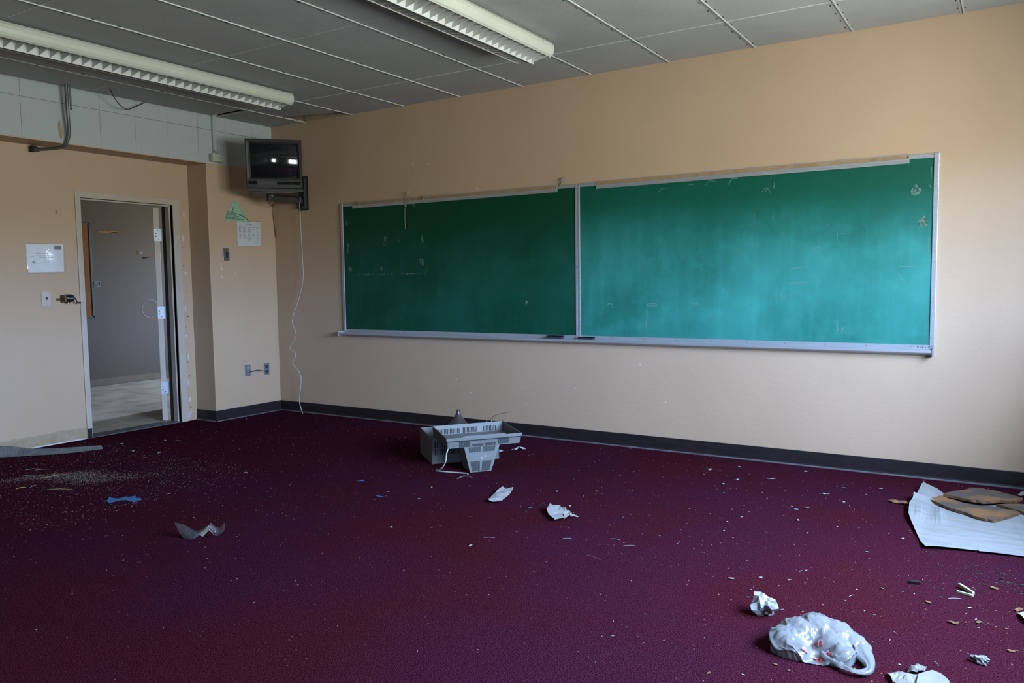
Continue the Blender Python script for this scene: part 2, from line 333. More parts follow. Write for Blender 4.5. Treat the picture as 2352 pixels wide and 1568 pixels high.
for i, (y0, y1) in enumerate(WIN):
    wn = sempty('window_%d' % (i+1), (W+0.08, (y0+y1)/2, WZ0))
    g = MB().box(W+0.055, W+0.10, y0, y0+0.05, WZ0, WZ1).box(W+0.055, W+0.10, y1-0.05, y1, WZ0, WZ1).box(W+0.055, W+0.10, y0, y1, WZ0, WZ0+0.05).box(W+0.055, W+0.10, y0, y1, WZ1-0.05, WZ1)
    ym = (y0+y1)/2; g.box(W+0.055, W+0.10, ym-0.025, ym+0.025, WZ0, WZ1)
    g.build('window_frame', 'win_frame', wn)
    MB().box(W+0.075, W+0.079, y0+0.05, ym-0.025, WZ0+0.05, WZ1-0.05).build('pane', 'window_glass', wn)
    MB().box(W+0.075, W+0.079, ym+0.025, y1-0.05, WZ0+0.05, WZ1-0.05).build('pane', 'window_glass', wn)
    MB().box(W-0.03, W+0.055, y0-0.03, y1+0.03, WZ0-0.03, WZ0).build('window_sill', 'win_frame', wn, bevel=0.005)

# soffit with square acoustic tiles
soffit = struct('soffit', MB().box(D-0.15, -0.014, YB, 0, SZ, TOP), 'wall_paint')
g = MB().box(-0.016, 0.0, YB, 0, SZ-0.004, SZ+0.004).build('edge_trim', 'wall_paint', soffit)
TZ = 2.678
def tile_piece(name, x0, x1, y0, y1, z0, z1, m_, parent):
    return MB().box(x0, x1, y0, y1, z0, z1).build(name, m_, parent, base=((x0+x1)/2, (y0+y1)/2, (z0+z1)/2), bevel=0.0012)
yj = [-0.003, -0.241]+[-0.241-0.3033*k for k in range(1, 12)]
lo = up_ = None
for i in range(len(yj)-1):
    y1, y0 = yj[i]-0.0006, yj[i+1]+0.0006
    dx = random.uniform(-0.0015, 0.0015)
    if i == 0 or lo is None:
        a = tile_piece('acoustic_tile', -0.014, dx, y0, y1, SZ+0.002, TZ-0.001, 'acoustic', soffit); c = tile_piece('acoustic_tile', -0.014, 0.0, y0, y1, TZ+0.001, 2.83, 'acoustic', soffit)
        if i == 1: lo, up_ = a, c
    else:
        share(lo, 'acoustic_tile', (-0.007+dx, (y0+y1)/2, (SZ+TZ+0.001)/2), soffit)
        share(up_, 'acoustic_tile', (-0.007+dx*0.5, (y0+y1)/2, (TZ+2.831)/2), soffit)
# water stain beside the conduit
MB().poly([(0.002, y, z) for y, z in [(-2.098,2.50),(-2.085,2.555),(-2.07,2.50),(-2.062,2.44),(-2.075,2.40),(-2.09,2.42)]], (1,0,0), 0.0008).build('stain', 'wall_bare', soffit)

# suspended ceiling: lay-in panels between slotted runners
ceiling = sempty('ceiling', (0, 0, H))
GX, GS, R1 = 1.0675, 0.6096, -0.645
xs = [0.004, GX-GS]+[GX+GS*k for k in range(0, 13)]; xs = [x for x in xs if x < W-0.02]+[W-0.002]
rows = [(R1, -0.003)]+[(R1-2*GS*(k+1), R1-2*GS*k) for k in range(0, 6)]; rows = [(max(a, YB+0.002), b_) for a, b_ in rows if b_ > YB+0.05]
protos = {}
for ci in range(len(xs)-1):
    for ri, (y0, y1) in enumerate(rows):
        x0, x1 = xs[ci]+0.004, xs[ci+1]-0.004; ya, yb = y0+0.0015, y1-0.0015
        if ri == 1 and ci == 0: yb -= 0.062                       # slid back: a dark slot opens
        if ri == 0 and ci == 1:                                     # broken along the wall
            edge = [(x0,-0.30),(x0+0.06,-0.285),(x0+0.10,-0.262),(x0+0.19,-0.245),(x0+0.24,-0.225),(x0+0.35,-0.205),(x0+0.40,-0.185),(x0+0.46,-0.160),(x0+0.50,-0.145),(x1,-0.150)]
            MB().prism([(x0,ya),(x1,ya)]+edge[::-1], 'z', H, H+0.012).build('ceiling_tile', 'ceil_tile', ceiling, label='ceiling panel broken off along the wall'); continue
        key = (round(x1-x0, 3), round(yb-ya, 3)); c = ((x0+x1)/2, (ya+yb)/2, H+0.006)
        if key in protos: share(protos[key], 'ceiling_tile', c, ceiling, rot=(random.uniform(-.0015,.0015), random.uniform(-.002,.002), 0))
        else: protos[key] = MB().box(x0, x1, ya, yb, H, H+0.012).build('ceiling_tile', 'ceil_tile', ceiling, base=c, bevel=0.003)
rp = None
for x in xs[1:-1]:
    if rp is None:
        rp = MB().box(x-0.013, x+0.013, YB+0.002, -0.002, H-0.0015, H+0.004).build('runner', 'ceil_tile', ceiling, base=(x, 0, H))
        rb = MB().box(x+0.006, x+0.0125, YB+0.002, -0.002, H-0.007, H-0.001).build('runner_bead', 'ceil_metal', rp, base=(x, 0, H))
    else:
        rq = share(rp, 'runner', (x, 0, H), ceiling); WORLD[rq.name] = Vector((x,0,H)); share(rb, 'runner_bead', (x, 0, H), rq)
xp = None
for y0, y1 in rows[1:]:
    if xp is None: xp = MB().box(0.004, W-0.002, y1-0.0035, y1+0.0035, H-0.003, H+0.003).build('cross_tee', 'ceil_metal', ceiling, base=(0, y1, H))
    else: share(xp, 'cross_tee', (0, y1, H), ceiling)
g = MB()
for x in xs[1:-1]:
    y = -0.105
    while y > -5.5:
        for sgn in (-1, 1): g.box(x+sgn*0.020-0.0028, x+sgn*0.020+0.0028, y-0.011, y+0.011, H-0.0015, H+0.002)
        y -= 0.158
g.build('runner_slot', 'slot_dark', ceiling, kind='stuff')
# the wall edge above the broken panel and crumbs of old plaster
MB().box(0.47, 1.06, -0.006, -0.001, H+0.002, H+0.10).build('plaster_edge', 'wall_bare', ceiling)

# baseboards (vinyl cove with a grey toe)
def baseboard(name, prof_axis, t0, t1, wallc, sign, h=0.0993):
    pr = [(0,0),(0.014,0),(0.014,0.004),(0.006,0.016),(0.005,h-0.004),(0.003,h),(0,h)]
    pr = [(wallc+sign*a, z) for a, z in pr]
    b_ = struct(name, MB().prism(pr, prof_axis, t0, t1), 'base_vinyl')
    MB().prism([(wallc+sign*a, z) for a, z in [(0.0145,0.0),(0.022,0.0),(0.022,0.004),(0.0145,0.009)]], prof_axis, t0, t1).build('toe_strip', 'toe_grey', b_)
    return b_
baseboard('baseboard_back', 'x', 0.0, W-0.001, 0.0, -1)
baseboard('baseboard_pier', 'y', PY-0.005, -0.006, 0.0, 1)
baseboard('baseboard_pier_side', 'x', D+0.001, 0.005, PY, -1)
baseboard('baseboard_right', 'y', YB, -0.03, W, -1)

# glue band where the baseboard came off the door wall, with a chalky lower line
g = MB(); ys_ = [-3.4+i*0.033 for i in range(48)]; ys_ = [y for y in ys_ if y < -1.845]+[-1.845]
tops = [0.098+0.012*noise.noise((y*9,0,0))+0.006*noise.noise((y*40,3,0))-0.02*max(0,(-2.1-y))*0.6 for y in ys_]
for i in range(len(ys_)-1):
    g.add([(D+0.0008,ys_[i],0),(D+0.0008,ys_[i+1],0),(D+0.0008,ys_[i+1],tops[i+1]),(D+0.0008,ys_[i],tops[i])],[(0,1,2,3)])
g.build('glue_band', 'wall_bare', wall_left)
MB().box(D, D+0.006, -2.38, -1.86, 0, 0.010).build('floor_bead', 'patch_paint', wall_left)
# nail holes and chipped patches of the strip beside the door frame
g = MB()
for z in [1.905,1.62,1.45,1.20,0.98,0.72,0.55,0.30,0.12,1.77,0.42,0.88]:
    y = -0.845+random.uniform(-0.018,0.012); g.cyl((D-0.001,y,z),(1,0,0),random.uniform(0.0035,0.0065),0.0018,8)
g.build('nail_hole', 'slot_dark', wall_left, kind='stuff')
g = MB()
for z in [1.92,1.70,1.38,1.05,0.80,0.60,0.36,0.20,0.08,0.05]:
    y = -0.845+random.uniform(-0.02,0.02); hh = random.uniform(0.01,0.035)
    g.poly([(D, y+random.uniform(-.012,-.004), z-hh),(D, y+random.uniform(.004,.012), z-hh*.6),(D, y+random.uniform(.003,.014), z+hh),(D, y-random.uniform(.003,.012), z+hh*.8)], (1,0,0), 0.0009)
g.build('chipped_patch', 'patch_paint', wall_left, kind='stuff')
MB().tube([(D+0.001,-2.0,1.885),(D+0.014,-2.0,1.882),(D+0.014,-2.0,1.86),(D+0.004,-2.0,1.855)],0.0022,6).build('wall_hook', 'screw', wall_left)

# door 1: frame, leaf swung out into the corridor, hinges
door = sempty('door_1', (D, -1.375, 0))
fx0, fx1 = D-0.155, D+0.012
MB().prism([(DY0-0.045,0),(DY0,0),(DY0,DZ),(DY1,DZ),(DY1,0),(DY1+0.072,0),(DY1+0.072,DZ+0.052),(DY0-0.045,DZ+0.052)], 'x', fx0, fx1).build('door_frame', 'door_paint', door, bevel=0.003)
MB().prism([(DY0+0.0005,0),(DY0+0.014,0),(DY0+0.014,DZ-0.014),(DY1-0.014,DZ-0.014),(DY1-0.014,0),(DY1-0.0005,0),(DY1-0.0005,DZ-0.0005),(DY0+0.0005,DZ-0.0005)], 'x', D-0.09, D-0.03).build('door_stop', 'door_paint', door, bevel=0.002)
MB().box(D+0.012, D+0.0135, DY0-0.044, DY0-0.006, 0.0, 0.085).build('scuffed_patch', 'slot_dark', door)
hx, hy = D-0.162, DY1-0.020                      # hinge axis
ld = Vector((-0.83, 0.558, 0)).normalized(); ln = Vector((ld.y, -ld.x, 0))  # along the leaf, across the leaf
lo_ = Vector((hx-0.006, hy-0.004, 0))
leaf = MB().obox(lo_, ld, -ln, (0,0,1), (0.0, 0.84), (0.0, 0.046), (0.012, 1.985)).build('door_leaf', 'door_paint', door, bevel=0.002)
MB().box(D-0.1545, D-0.091, DY1-0.0025, DY1+0.001, 0.0, DZ-0.02).build('gap_shade_strip', 'gap_shade', door)  # dark strip painted on the jamb, standing in for shade in the gap
hv = None
for hz in (1.735, 1.02, 0.315):
    hg = MB().cyl((hx-0.004, hy+0.012, hz-0.058),(0,0,1),0.0075,0.116,10)
    hg.obox((hx-0.004, hy+0.012, hz-0.057),(0.72,0.69,0),(0.69,-0.72,0),(0,0,1),(0.004,0.075),(-0.002,0.002),(0,0.114))
    hg.obox(lo_-ld*0.0035+Vector((0,0,hz-0.057)),-ln,ld,(0,0,1),(-0.010,0.046),(0,0.003),(0,0.114))
    h_ = hg.build('hinge', 'hinge', door, label='bright steel butt hinge')
    sg = MB()
    for dz_ in (0.02, 0.045, 0.07, 0.095):
        off = 0.012 if dz_ in (0.02, 0.095) else 0.030
        sg.cyl(lo_-ld*0.0035-ln*off+Vector((0,0,hz-0.057+dz_)), -ld, 0.0045, 0.0012, 8)
        sg.cyl(Vector((hx-0.004, hy+0.012, hz-0.057+dz_))+Vector((0.72,0.69,0))*(0.02+off)+Vector((0.69,-0.72,0))*0.002, (0.69,-0.72,0), 0.0045, 0.0012, 8)
    sg.build('hinge_screw', 'slot_dark', h_)
struct('trim_1', MB().box(D-0.16, D+0.004, DY0, DY1, -0.002, 0.006), 'toe_grey')  # threshold

# corridor beyond the door
CX0 = -3.66
struct('floor_corridor', MB().box(CX0, D-0.02, CY0, 3.6, -0.06, -0.004), 'corr_floor')
corr_floor = bpy.data.objects['floor_corridor']
tp = None; tn = 0
for i in range(11):
    for j in range(14):
        x, y = D-0.16-0.1525-i*0.305, -2.2+j*0.305
        if x-0.1525 < CX0: continue
        if tp is None: tp = MB().box(x-0.1515, x+0.1515, y-0.1515, y+0.1515, -0.004, 0.0).build('floor_tile', 'corr_floor', corr_floor, base=(x,y,-0.002), bevel=0.0006)
        else: share(tp, 'floor_tile', (x,y,-0.002+random.uniform(-0.0004,0.0004)), corr_floor)
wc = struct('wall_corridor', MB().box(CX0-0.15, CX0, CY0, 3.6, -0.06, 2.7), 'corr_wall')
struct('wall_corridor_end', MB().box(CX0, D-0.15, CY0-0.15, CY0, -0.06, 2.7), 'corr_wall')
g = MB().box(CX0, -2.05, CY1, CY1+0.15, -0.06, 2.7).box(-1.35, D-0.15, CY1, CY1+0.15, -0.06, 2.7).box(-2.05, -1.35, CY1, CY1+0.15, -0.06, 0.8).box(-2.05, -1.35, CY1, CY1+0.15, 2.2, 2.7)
struct('wall_corridor_added_window', g, 'corr_wall')
wn = sempty('window_4', (-1.7, CY1+0.07, 0.8))  # added window, out of view, put in to light the corridor
MB().box(-2.05, -2.01, CY1+0.05, CY1+0.09, 0.8, 2.2).box(-1.39, -1.35, CY1+0.05, CY1+0.09, 0.8, 2.2).box(-2.05, -1.35, CY1+0.05, CY1+0.09, 0.8, 0.84).box(-2.05, -1.35, CY1+0.05, CY1+0.09, 2.16, 2.2).build('window_frame', 'win_frame', wn)
MB().box(-2.01, -1.39, CY1+0.068, CY1+0.072, 0.84, 2.16).build('pane', 'window_glass', wn)
struct('ceiling_corridor', MB().box(CX0-0.15, D-0.15, CY0-0.15, 3.75, 2.6, 2.75), 'ceil_tile')
struct('baseboard_corridor', MB().box(CX0, CX0+0.008, CY0, 3.6, 0, 0.088), 'corr_base')
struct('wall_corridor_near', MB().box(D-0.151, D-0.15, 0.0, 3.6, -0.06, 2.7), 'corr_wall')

# corridor wall: cork board, room sign, torn scraps
cb = thing('bulletin_board', (CX0, -0.46, 0.88), 'orange-brown cork bulletin board in grey frame on the corridor wall', 'bulletin board')
MB().box(CX0, CX0+0.012, -1.15, 0.215, 0.90, 2.055).build('cork_sheet', 'cork', cb)
for nm, a in (('frame_rail', (-1.17,0.235,2.05,2.072)), ('frame_rail', (-1.17,0.235,0.88,0.902)), ('frame_stile', (0.212,0.238,0.88,2.072)), ('frame_stile', (-1.17,-1.148,0.88,2.072))):
    MB().box(CX0, CX0+0.02, *a).build(nm, 'conduit', cb, bevel=0.002)
sg = thing('room_sign', (CX0, 0.30, 1.268), 'small grey room sign reading U4 on the corridor wall', 'sign')
MB().box(CX0, CX0+0.003, 0.255, 0.342, 1.266, 1.342).build('plate', 'sign_plate', sg)
vs, fs = text_mesh('U4', 0.062)
MB().add([(CX0+0.0035, 0.298+x*1.1, 1.303+y*1.1) for x, y, z in vs], fs).build('lettering', 'slot_dark', sg)
s_ = thing('torn_poster', (CX0, 0.485, 1.95), 'orange and red torn strip of poster on the corridor wall', 'poster scrap')
MB().poly([(CX0,y,z) for y,z in [(0.35,1.952),(0.35,1.980),(0.62,1.986),(0.62,1.958)]], (1,0,0), 0.002).build('strip', 'orange_red', s_)
MB().poly([(CX0+0.002,y,z) for y,z in [(0.50,1.957),(0.53,1.972),(0.612,1.974),(0.612,1.960)]], (1,0,0), 0.001).build('dark_print', 'tv_dark', s_)
MB().poly([(CX0,y,z) for y,z in [(1.103,1.709),(1.162,1.716),(1.150,1.675),(1.133,1.645),(1.118,1.66)]], (1,0,0), 0.002).build('paper_scrap', 'orange_red', base=(CX0,1.13,1.645), label='orange triangular paper scrap on the corridor wall', cat='paper scrap')
MB().poly([(CX0,y,z) for y,z in [(0.941,1.660),(0.941,1.636),(0.99,1.640),(1.043,1.653),(1.043,1.657)]], (1,0,0), 0.002).build('paper_scrap', 'tv_dark', base=(CX0,0.95,1.636), label='thin black pointed scrap on the corridor wall', cat='paper scrap')
MB().poly([(CX0,y,z) for y,z in [(0.862,1.70),(0.868,1.745),(0.882,1.735),(0.884,1.70),(0.872,1.69)]], (1,0,0), 0.002).build('paper_scrap', 'rust_chip', base=(CX0,0.87,1.69), label='small brown tape scrap on the corridor wall', cat='paper scrap')
MB().poly([(CX0,y,z) for y,z in [(0.905,1.715),(0.918,1.74),(0.94,1.728),(0.948,1.705),(0.925,1.695)]], (1,0,0), 0.002).build('paper_scrap', 'tissue', base=(CX0,0.92,1.69), label='small white tape scrap on the corridor wall', cat='paper scrap')
MB().lathe((CX0+0.0005,1.02,0.958),(1,0,0),[(0.112,0),(0.124,0.0014),(0.132,0)],28).build('glue_ring', 'corr_ring', wc)

# ------------------------------------------------------------------ chalkboard
BL, BM, BR, BT, BB = 0.9227, 3.3914, 5.8326, 2.0009, 0.8366
ck = thing('chalkboard', ((BL+BR)/2, 0, BB-0.07), 'long green two-panel chalkboard with aluminium frame on the wall', 'chalkboard')
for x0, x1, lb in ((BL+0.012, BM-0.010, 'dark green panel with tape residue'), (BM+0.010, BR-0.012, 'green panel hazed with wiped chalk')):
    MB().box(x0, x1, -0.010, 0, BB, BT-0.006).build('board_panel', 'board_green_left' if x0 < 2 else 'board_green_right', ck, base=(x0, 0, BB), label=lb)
for x in (BL, BR): MB().box(x-0.014, x+0.014, -0.018, 0, BB-0.01, BT+0.004).build('side_rail', 'alu', ck, bevel=0.002)
mu = MB().box(BM-0.020, BM-0.003, -0.017, 0, BB-0.01, BT).box(BM+0.003, BM+0.020, -0.017, 0, BB-0.01, BT).box(BM-0.004, BM+0.004, -0.012, 0, BB-0.01, BT).build('centre_bar', 'alu', ck, bevel=0.002)
MB().box(BM-0.006, BM+0.006, -0.019, -0.012, 1.36, 1.372).build('bar_clip', 'screw', mu)
for x0, x1 in ((BL, BM-0.02), (BM+0.02, BR)): MB().box(x0, x1, -0.014, 0, BT-0.024, BT+0.004).build('top_rail', 'alu', ck, bevel=0.0015)
for x0, x1 in ((1.065, 3.215), (3.552, 5.684)):
    mrl = MB().prism([(-0.0141,BT-0.020),(-0.019,BT-0.020),(-0.019,BT-0.034),(-0.022,BT-0.036),(-0.022,BT-0.048),(-0.0101,BT-0.048),(-0.0101,BT-0.025),(-0.0141,BT-0.025)], 'x', x0, x1).build('map_rail', 'alu', ck)
    MB().box(x0+0.004, x1-0.004, -0.018, -0.0138, BT-0.019, BT+0.003).build('cork_insert', 'cork_strip', mrl)
    MB().box(x0, x1, -0.019, -0.013, BT+0.003, BT+0.007).build('rail_lip', 'alu', mrl)
    MB().cyl((x1-0.010,-0.0185,BT-0.010),(0,-1,0),0.004,0.002,10).build('rail_screw', 'slot_dark', mrl)
for x in (1.145, 1.895):
    MB().tube([(x,-0.019,BT+0.004),(x,-0.030,BT-0.002),(x+0.012,-0.032,BT-0.02),(x+0.012,-0.024,BT-0.042)],0.003,6).cyl((x,-0.018,BT+0.006),(0,-1,0),0.009,0.008,10).build('map_hook', 'screw', ck)
tr_prof = [(0,BB+0.001),(-0.013,BB+0.001),(-0.014,BB-0.026),(-0.020,BB-0.031),(-0.066,BB-0.034),(-0.070,BB-0.026),(-0.076,BB-0.026),(-0.078,BB-0.042),(-0.070,BB-0.048),(-0.03,BB-0.056),(0,BB-0.066)]
for x0, x1 in ((BL-0.022, BM-0.002), (BM+0.002, BR+0.008)): tray = MB().prism(tr_prof, 'x', x0, x1).build('chalk_tray', 'alu', ck)
g = MB().box(BR+0.006, BR+0.012, -0.082, 0, BB-0.068, BB-0.016).build('tray_end', 'alu', ck)
MB().box(BL-0.028, BL-0.022, -0.080, 0, BB-0.060, BB-0.018).build('tray_end', 'alu', ck)
x = BL+0.22
while x < BR:
    if abs(x-BM) > 0.05: MB().cyl((x,-0.0125,BB-0.013),(0,-1,0),0.0055,0.003,8).build('tray_screw', 'screw', ck)
    x += 0.254
# labels at the top right corner of the frame and on the tray
st = MB().poly([(5.700+a,-0.0145,BT-0.012+b_) for a,b_ in [(0.035,-0.006),(0.045,0.012),(0.072,0.010),(0.075,0.004),(0.105,0.006),(0.103,-0.014),(0.036,-0.008)]], (0,-1,0), 0.0012).build('sticker', 'tissue', ck)
MB().box(5.752, 5.790, -0.0165, -0.0157, BT-0.0155, BT-0.0115).build('sticker_print', 'ink_grey', st)
g = MB(); q = 5.808-0.0
for i in range(7): g.box(5.7985+i*0.0036, 5.8005+i*0.0036, -0.0152, -0.0140, BT-0.008, BT-0.002)
g.build('stamped_number', 'ink_grey', ck)
g = MB()
for i, (a, b_) in enumerate([(0,0.012),(0.008,0.004),(0.014,0.010),(0.022,0.004),(0.030,0.009),(0.036,0.004)]): g.box(5.752+a*2, 5.758+a*2, -0.0160, -0.0135, BB-0.022+0.004, BB-0.022+0.004+b_)
g.build('marker_scribble', 'ink', ck)
# chalk strokes left on the panels
def stroke(pts, w_=0.004, m_='chalk', nm='chalk_mark'):
    P = smooth_path([(x, -0.0104, z) for x, z in pts], 5) if len(pts) > 2 else [Vector((x,-0.0104,z)) for x, z in pts]
    sd = []
    for i in range(len(P)):
        t = P[min(i+1,len(P)-1)]-P[max(i-1,0)]; sd.append(Vector((-t.z,0,t.x)).normalized())
    return MB().ribbon(P, w_, sd, 0.0003).build(nm, m_, ck)
stroke([(5.283,0.955),(5.281,0.885)],0.005); stroke([(5.312,0.955),(5.310,0.895)],0.0045); stroke([(5.285,0.920),(5.330,0.925)],0.003); stroke([(5.334,0.945),(5.312,0.920),(5.338,0.898)],0.0035)
stroke([(4.56,1.915),(4.585,1.945),(4.625,1.945)],0.0035); stroke([(4.40,1.92),(4.43,1.945),(4.47,1.938)],0.0035); stroke([(4.555,1.905),(4.575,1.93)],0.003)
stroke([(4.27,1.928),(4.31,1.930)],0.003); stroke([(4.05,1.895),(4.08,1.918),(4.11,1.918)],0.003)
stroke([(4.79,1.845),(4.82,1.87),(4.845,1.835)],0.003); stroke([(4.872,1.905),(4.868,1.86)],0.0035); stroke([(4.82,1.87),(4.815,1.84)],0.0025)
stroke([(3.955,1.080),(3.985,1.088),(4.03,1.085),(4.03,1.072),(3.97,1.070),(3.955,1.080)],0.0045)
stroke([(3.965,1.04),(3.955,0.96),(3.955,0.91),(3.975,0.90)],0.003); stroke([(4.445,1.01),(4.455,0.98),(4.45,0.95)],0.0035); stroke([(4.45,0.94),(4.449,0.915)],0.004)
stroke([(4.31,1.085),(4.34,1.088),(4.36,1.078)],0.005); stroke([(3.64,1.08),(3.66,1.086),(3.685,1.08)],0.006); stroke([(3.67,1.07),(3.70,1.05)],0.003)
stroke([(4.98,1.322),(5.05,1.330)],0.0045); stroke([(4.97,1.225),(5.12,1.232)],0.0028); stroke([(5.12,1.455),(5.165,1.458)],0.0045); stroke([(5.20,1.60),(5.22,1.601)],0.004)
stroke([(5.275,1.55),(5.272,1.50)],0.003); stroke([(5.63,1.28),(5.652,1.255),(5.658,1.235)],0.003); stroke([(5.64,1.325),(5.72,1.322)],0.003); stroke([(5.63,1.215),(5.76,1.215)],0.002)
stroke([(5.795,1.475),(5.803,1.50),(5.811,1.485)],0.004); stroke([(5.80,1.49),(5.798,1.40)],0.0025); stroke([(4.74,1.70),(4.738,1.65)],0.003); stroke([(4.865,1.69),(4.867,1.655)],0.0025)
for i in range(8): stroke([(4.855+i*0.022,1.165),(4.862+i*0.022,1.115-0.006*(i%2))],0.0022)
stroke([(5.02,1.17),(5.04,1.165),(5.038,1.145)],0.003); stroke([(4.92,1.545),(4.935,1.56),(4.955,1.56)],0.003); stroke([(5.805,1.92),(5.804,1.86)],0.003); stroke([(5.797,1.815),(5.806,1.795)],0.004)
for i in range(20):
    x = random.uniform(3.5,5.75); z = random.uniform(0.92,1.75); a = random.uniform(-.5,.5); l_ = random.uniform(0.01,0.05)
    stroke([(x,z),(x+l_*math.cos(a),z+l_*math.sin(a)*(1 if i%2 else 2.5))], random.uniform(0.0010,0.0018))
# tape and sticker residue
def blot(cx, cz, rx, rz, seed, m_='residue', k=14, lob=0.18):
    P = []
    for i in range(k):
        a = 2*math.pi*i/k; q = 1+lob*noise.noise((math.cos(a)*1.7+seed, math.sin(a)*1.7, seed*3.1))*2
        P.append((cx+rx*q*math.cos(a), -0.0101, cz+rz*q*math.sin(a)))
    return MB().poly(P, (0,-1,0), 0.0006).build('tape_residue', m_, ck)
heart = [(-.012,.035),(-.004,.04),(.004,.034),(.010,.016),(.022,.016),(.030,.004),(.026,-.012),(.012,-.026),(-.010,-.028),(-.026,-.024),(-.031,-.004),(-.026,.012)]
for cx_, cz_, fl in ((5.725,1.785,1),(5.765,1.592,-1)):
    MB().poly([(cx_+fl*a*(1 if fl>0 else 0.95), -0.0101, cz_+b_*1.0) for a,b_ in heart], (0,-1,0), 0.0008).build('sticker_residue', 'residue', ck)
for a in [(1.443,1.660,.016,.034,1),(1.435,1.62,.012,.02,2),(1.60,1.64,.012,.014,3),(1.862,1.66,.012,.02,4),(1.872,1.625,.010,.024,5),(1.860,1.438,.020,.034,6),(1.845,1.46,.014,.014,8),(1.395,1.395,.016,.018,9),(1.007,1.395,.022,.024,10),(0.985,1.60,.012,.045,11),(1.78,1.95,.016,.02,12),(2.92,1.095,.010,.016,14),(0.985,1.83,.012,.03,15)]:
    blot(a[0],a[1],a[2],a[3],a[4], lob=0.45)
for i in range(20):
    x = 1.06+i*0.043
    if i not in (11,12): stroke([(x,1.348+random.uniform(-.004,.004)),(x+random.uniform(.02,.045),1.345+random.uniform(-.004,.004))], random.uniform(0.004,0.010), 'residue', 'tape_residue')
for i in range(9):
    z = 1.36+i*0.028; stroke([(1.908+random.uniform(-.002,.002),z),(1.907,z+random.uniform(.006,.022))], 0.005, 'residue', 'tape_residue')
stroke([(0.99,1.343),(1.06,1.345)],0.004,'residue','tape_residue')

# erasers on the tray
er = thing('chalk_eraser', (3.205, -0.043, BB-0.032), 'black felt chalk eraser left of the chalkboard centre bar', 'eraser', 'chalk erasers on the tray')
MB().box(3.137, 3.272, -0.064, -0.022, BB-0.0318, BB-0.010).build('felt_pad', 'felt', er, bevel=0.003)
MB().box(3.137, 3.272, -0.064, -0.022, BB-0.010, BB-0.002).build('backing', 'tv_dark', er, bevel=0.002)
er = thing('chalk_eraser', (3.47, -0.043, BB-0.032), 'black felt chalk eraser right of the chalkboard centre bar', 'eraser', 'chalk erasers on the tray')
MB().box(3.412, 3.540, -0.064, -0.024, BB-0.0318, BB-0.014).build('felt_pad', 'felt', er, bevel=0.003)
MB().box(3.412, 3.540, -0.064, -0.024, BB-0.014, BB-0.007).build('backing', 'tv_dark', er, bevel=0.002)

# masking tape strips at the map rail
P = smooth_path([(1.745,-0.030,2.050),(1.725,-0.034,2.052),(1.712,-0.030,2.040),(1.706,-0.026,2.00),(1.702,-0.028,1.955),(1.707,-0.030,1.925),(1.694,-0.027,1.905),(1.690,-0.024,1.86),(1.690,-0.022,1.80),(1.690,-0.020,1.738)],5)
k = len(P); wd = [0.030 if i < k*0.25 else (0.026 if i < k*0.52 else 0.011) for i in range(k)]
sd = [Vector((0.35,0.3,1)).normalized().lerp(Vector((1,-0.2,0)), min(1, i/(k*0.2))).normalized() for i in range(k)]
MB().ribbon(P, wd, sd, 0.0006).build('masking_tape', 'masking_tape', base=(1.70,-0.02,1.735), label='long curled strip of cream masking tape hanging over the chalkboard', cat='tape')
P = smooth_path([(3.232,-0.024,1.995),(3.245,-0.030,2.010),(3.262,-0.034,2.032),(3.275,-0.020,2.050),(3.292,-0.006,2.056)],5)
MB().ribbon(P, [0.018+0.022*i/len(P) for i in range(len(P))], Vector((0.75,-0.35,-0.55)).normalized(), 0.0006).build('masking_tape', 'masking_tape', base=(3.24,-0.02,1.99), label='short twisted cream tape stub at the chalkboard centre top edge', cat='tape')
# paint chips and screw anchors on the wall above the board
wb = bpy.data.objects['wall_back']
for (x, z, r_) in [(1.945,2.281,0.012),(1.773,2.300,0.010),(2.45,2.035,0.010),(3.74,2.17,0.006),(1.76,2.23,0.006),(0.52,2.12,0.005),(0.50,2.12,0.004),(4.9,2.25,0.004),(5.2,2.14,0.004)]:
    MB().poly([(x+r_*q*math.cos(a), 0, z+r_*q*math.sin(a)) for a, q in [(0,1),(0.9,.7),(1.7,1.1),(2.8,.8),(3.7,1.05),(4.6,.75),(5.5,1.0)]], (0,-1,0), 0.002).build('paint_chip', 'patch_paint' if r_ > 0.009 else 'wall_bare', wb)
for (x, z, r_) in [(3.9,0.63,0.006),(4.3,0.62,0.004),(2.2,0.43,0.005),(2.35,0.32,0.004),(3.35,0.42,0.006),(4.1,0.36,0.005),(2.9,0.26,0.005)]:
    MB().poly([(x+r_*math.cos(a), 0, z+r_*1.5*math.sin(a)) for a in (0,1.2,2.3,3.4,4.5,5.4)], (0,-1,0), 0.0015).build('paint_chip', 'patch_paint', wb)
wp = bpy.data.objects['wall_pier']
for y, z, ry, rz in [(-0.655,1.42,0.014,0.020),(-0.66,1.46,0.008,0.018),(-0.655,1.34,0.010,0.016),(-0.50,1.38,0.008,0.010),(-0.735,1.10,0.008,0.006)]:
    MB().poly([(0, y+ry*q*math.cos(a), z+rz*q*math.sin(a)) for a, q in [(0,1),(0.9,.6),(1.7,1.1),(2.8,.7),(3.7,1.05),(4.6,.65),(5.5,1.0)]], (1,0,0), 0.0015).build('paint_chip', 'patch_paint', wp)

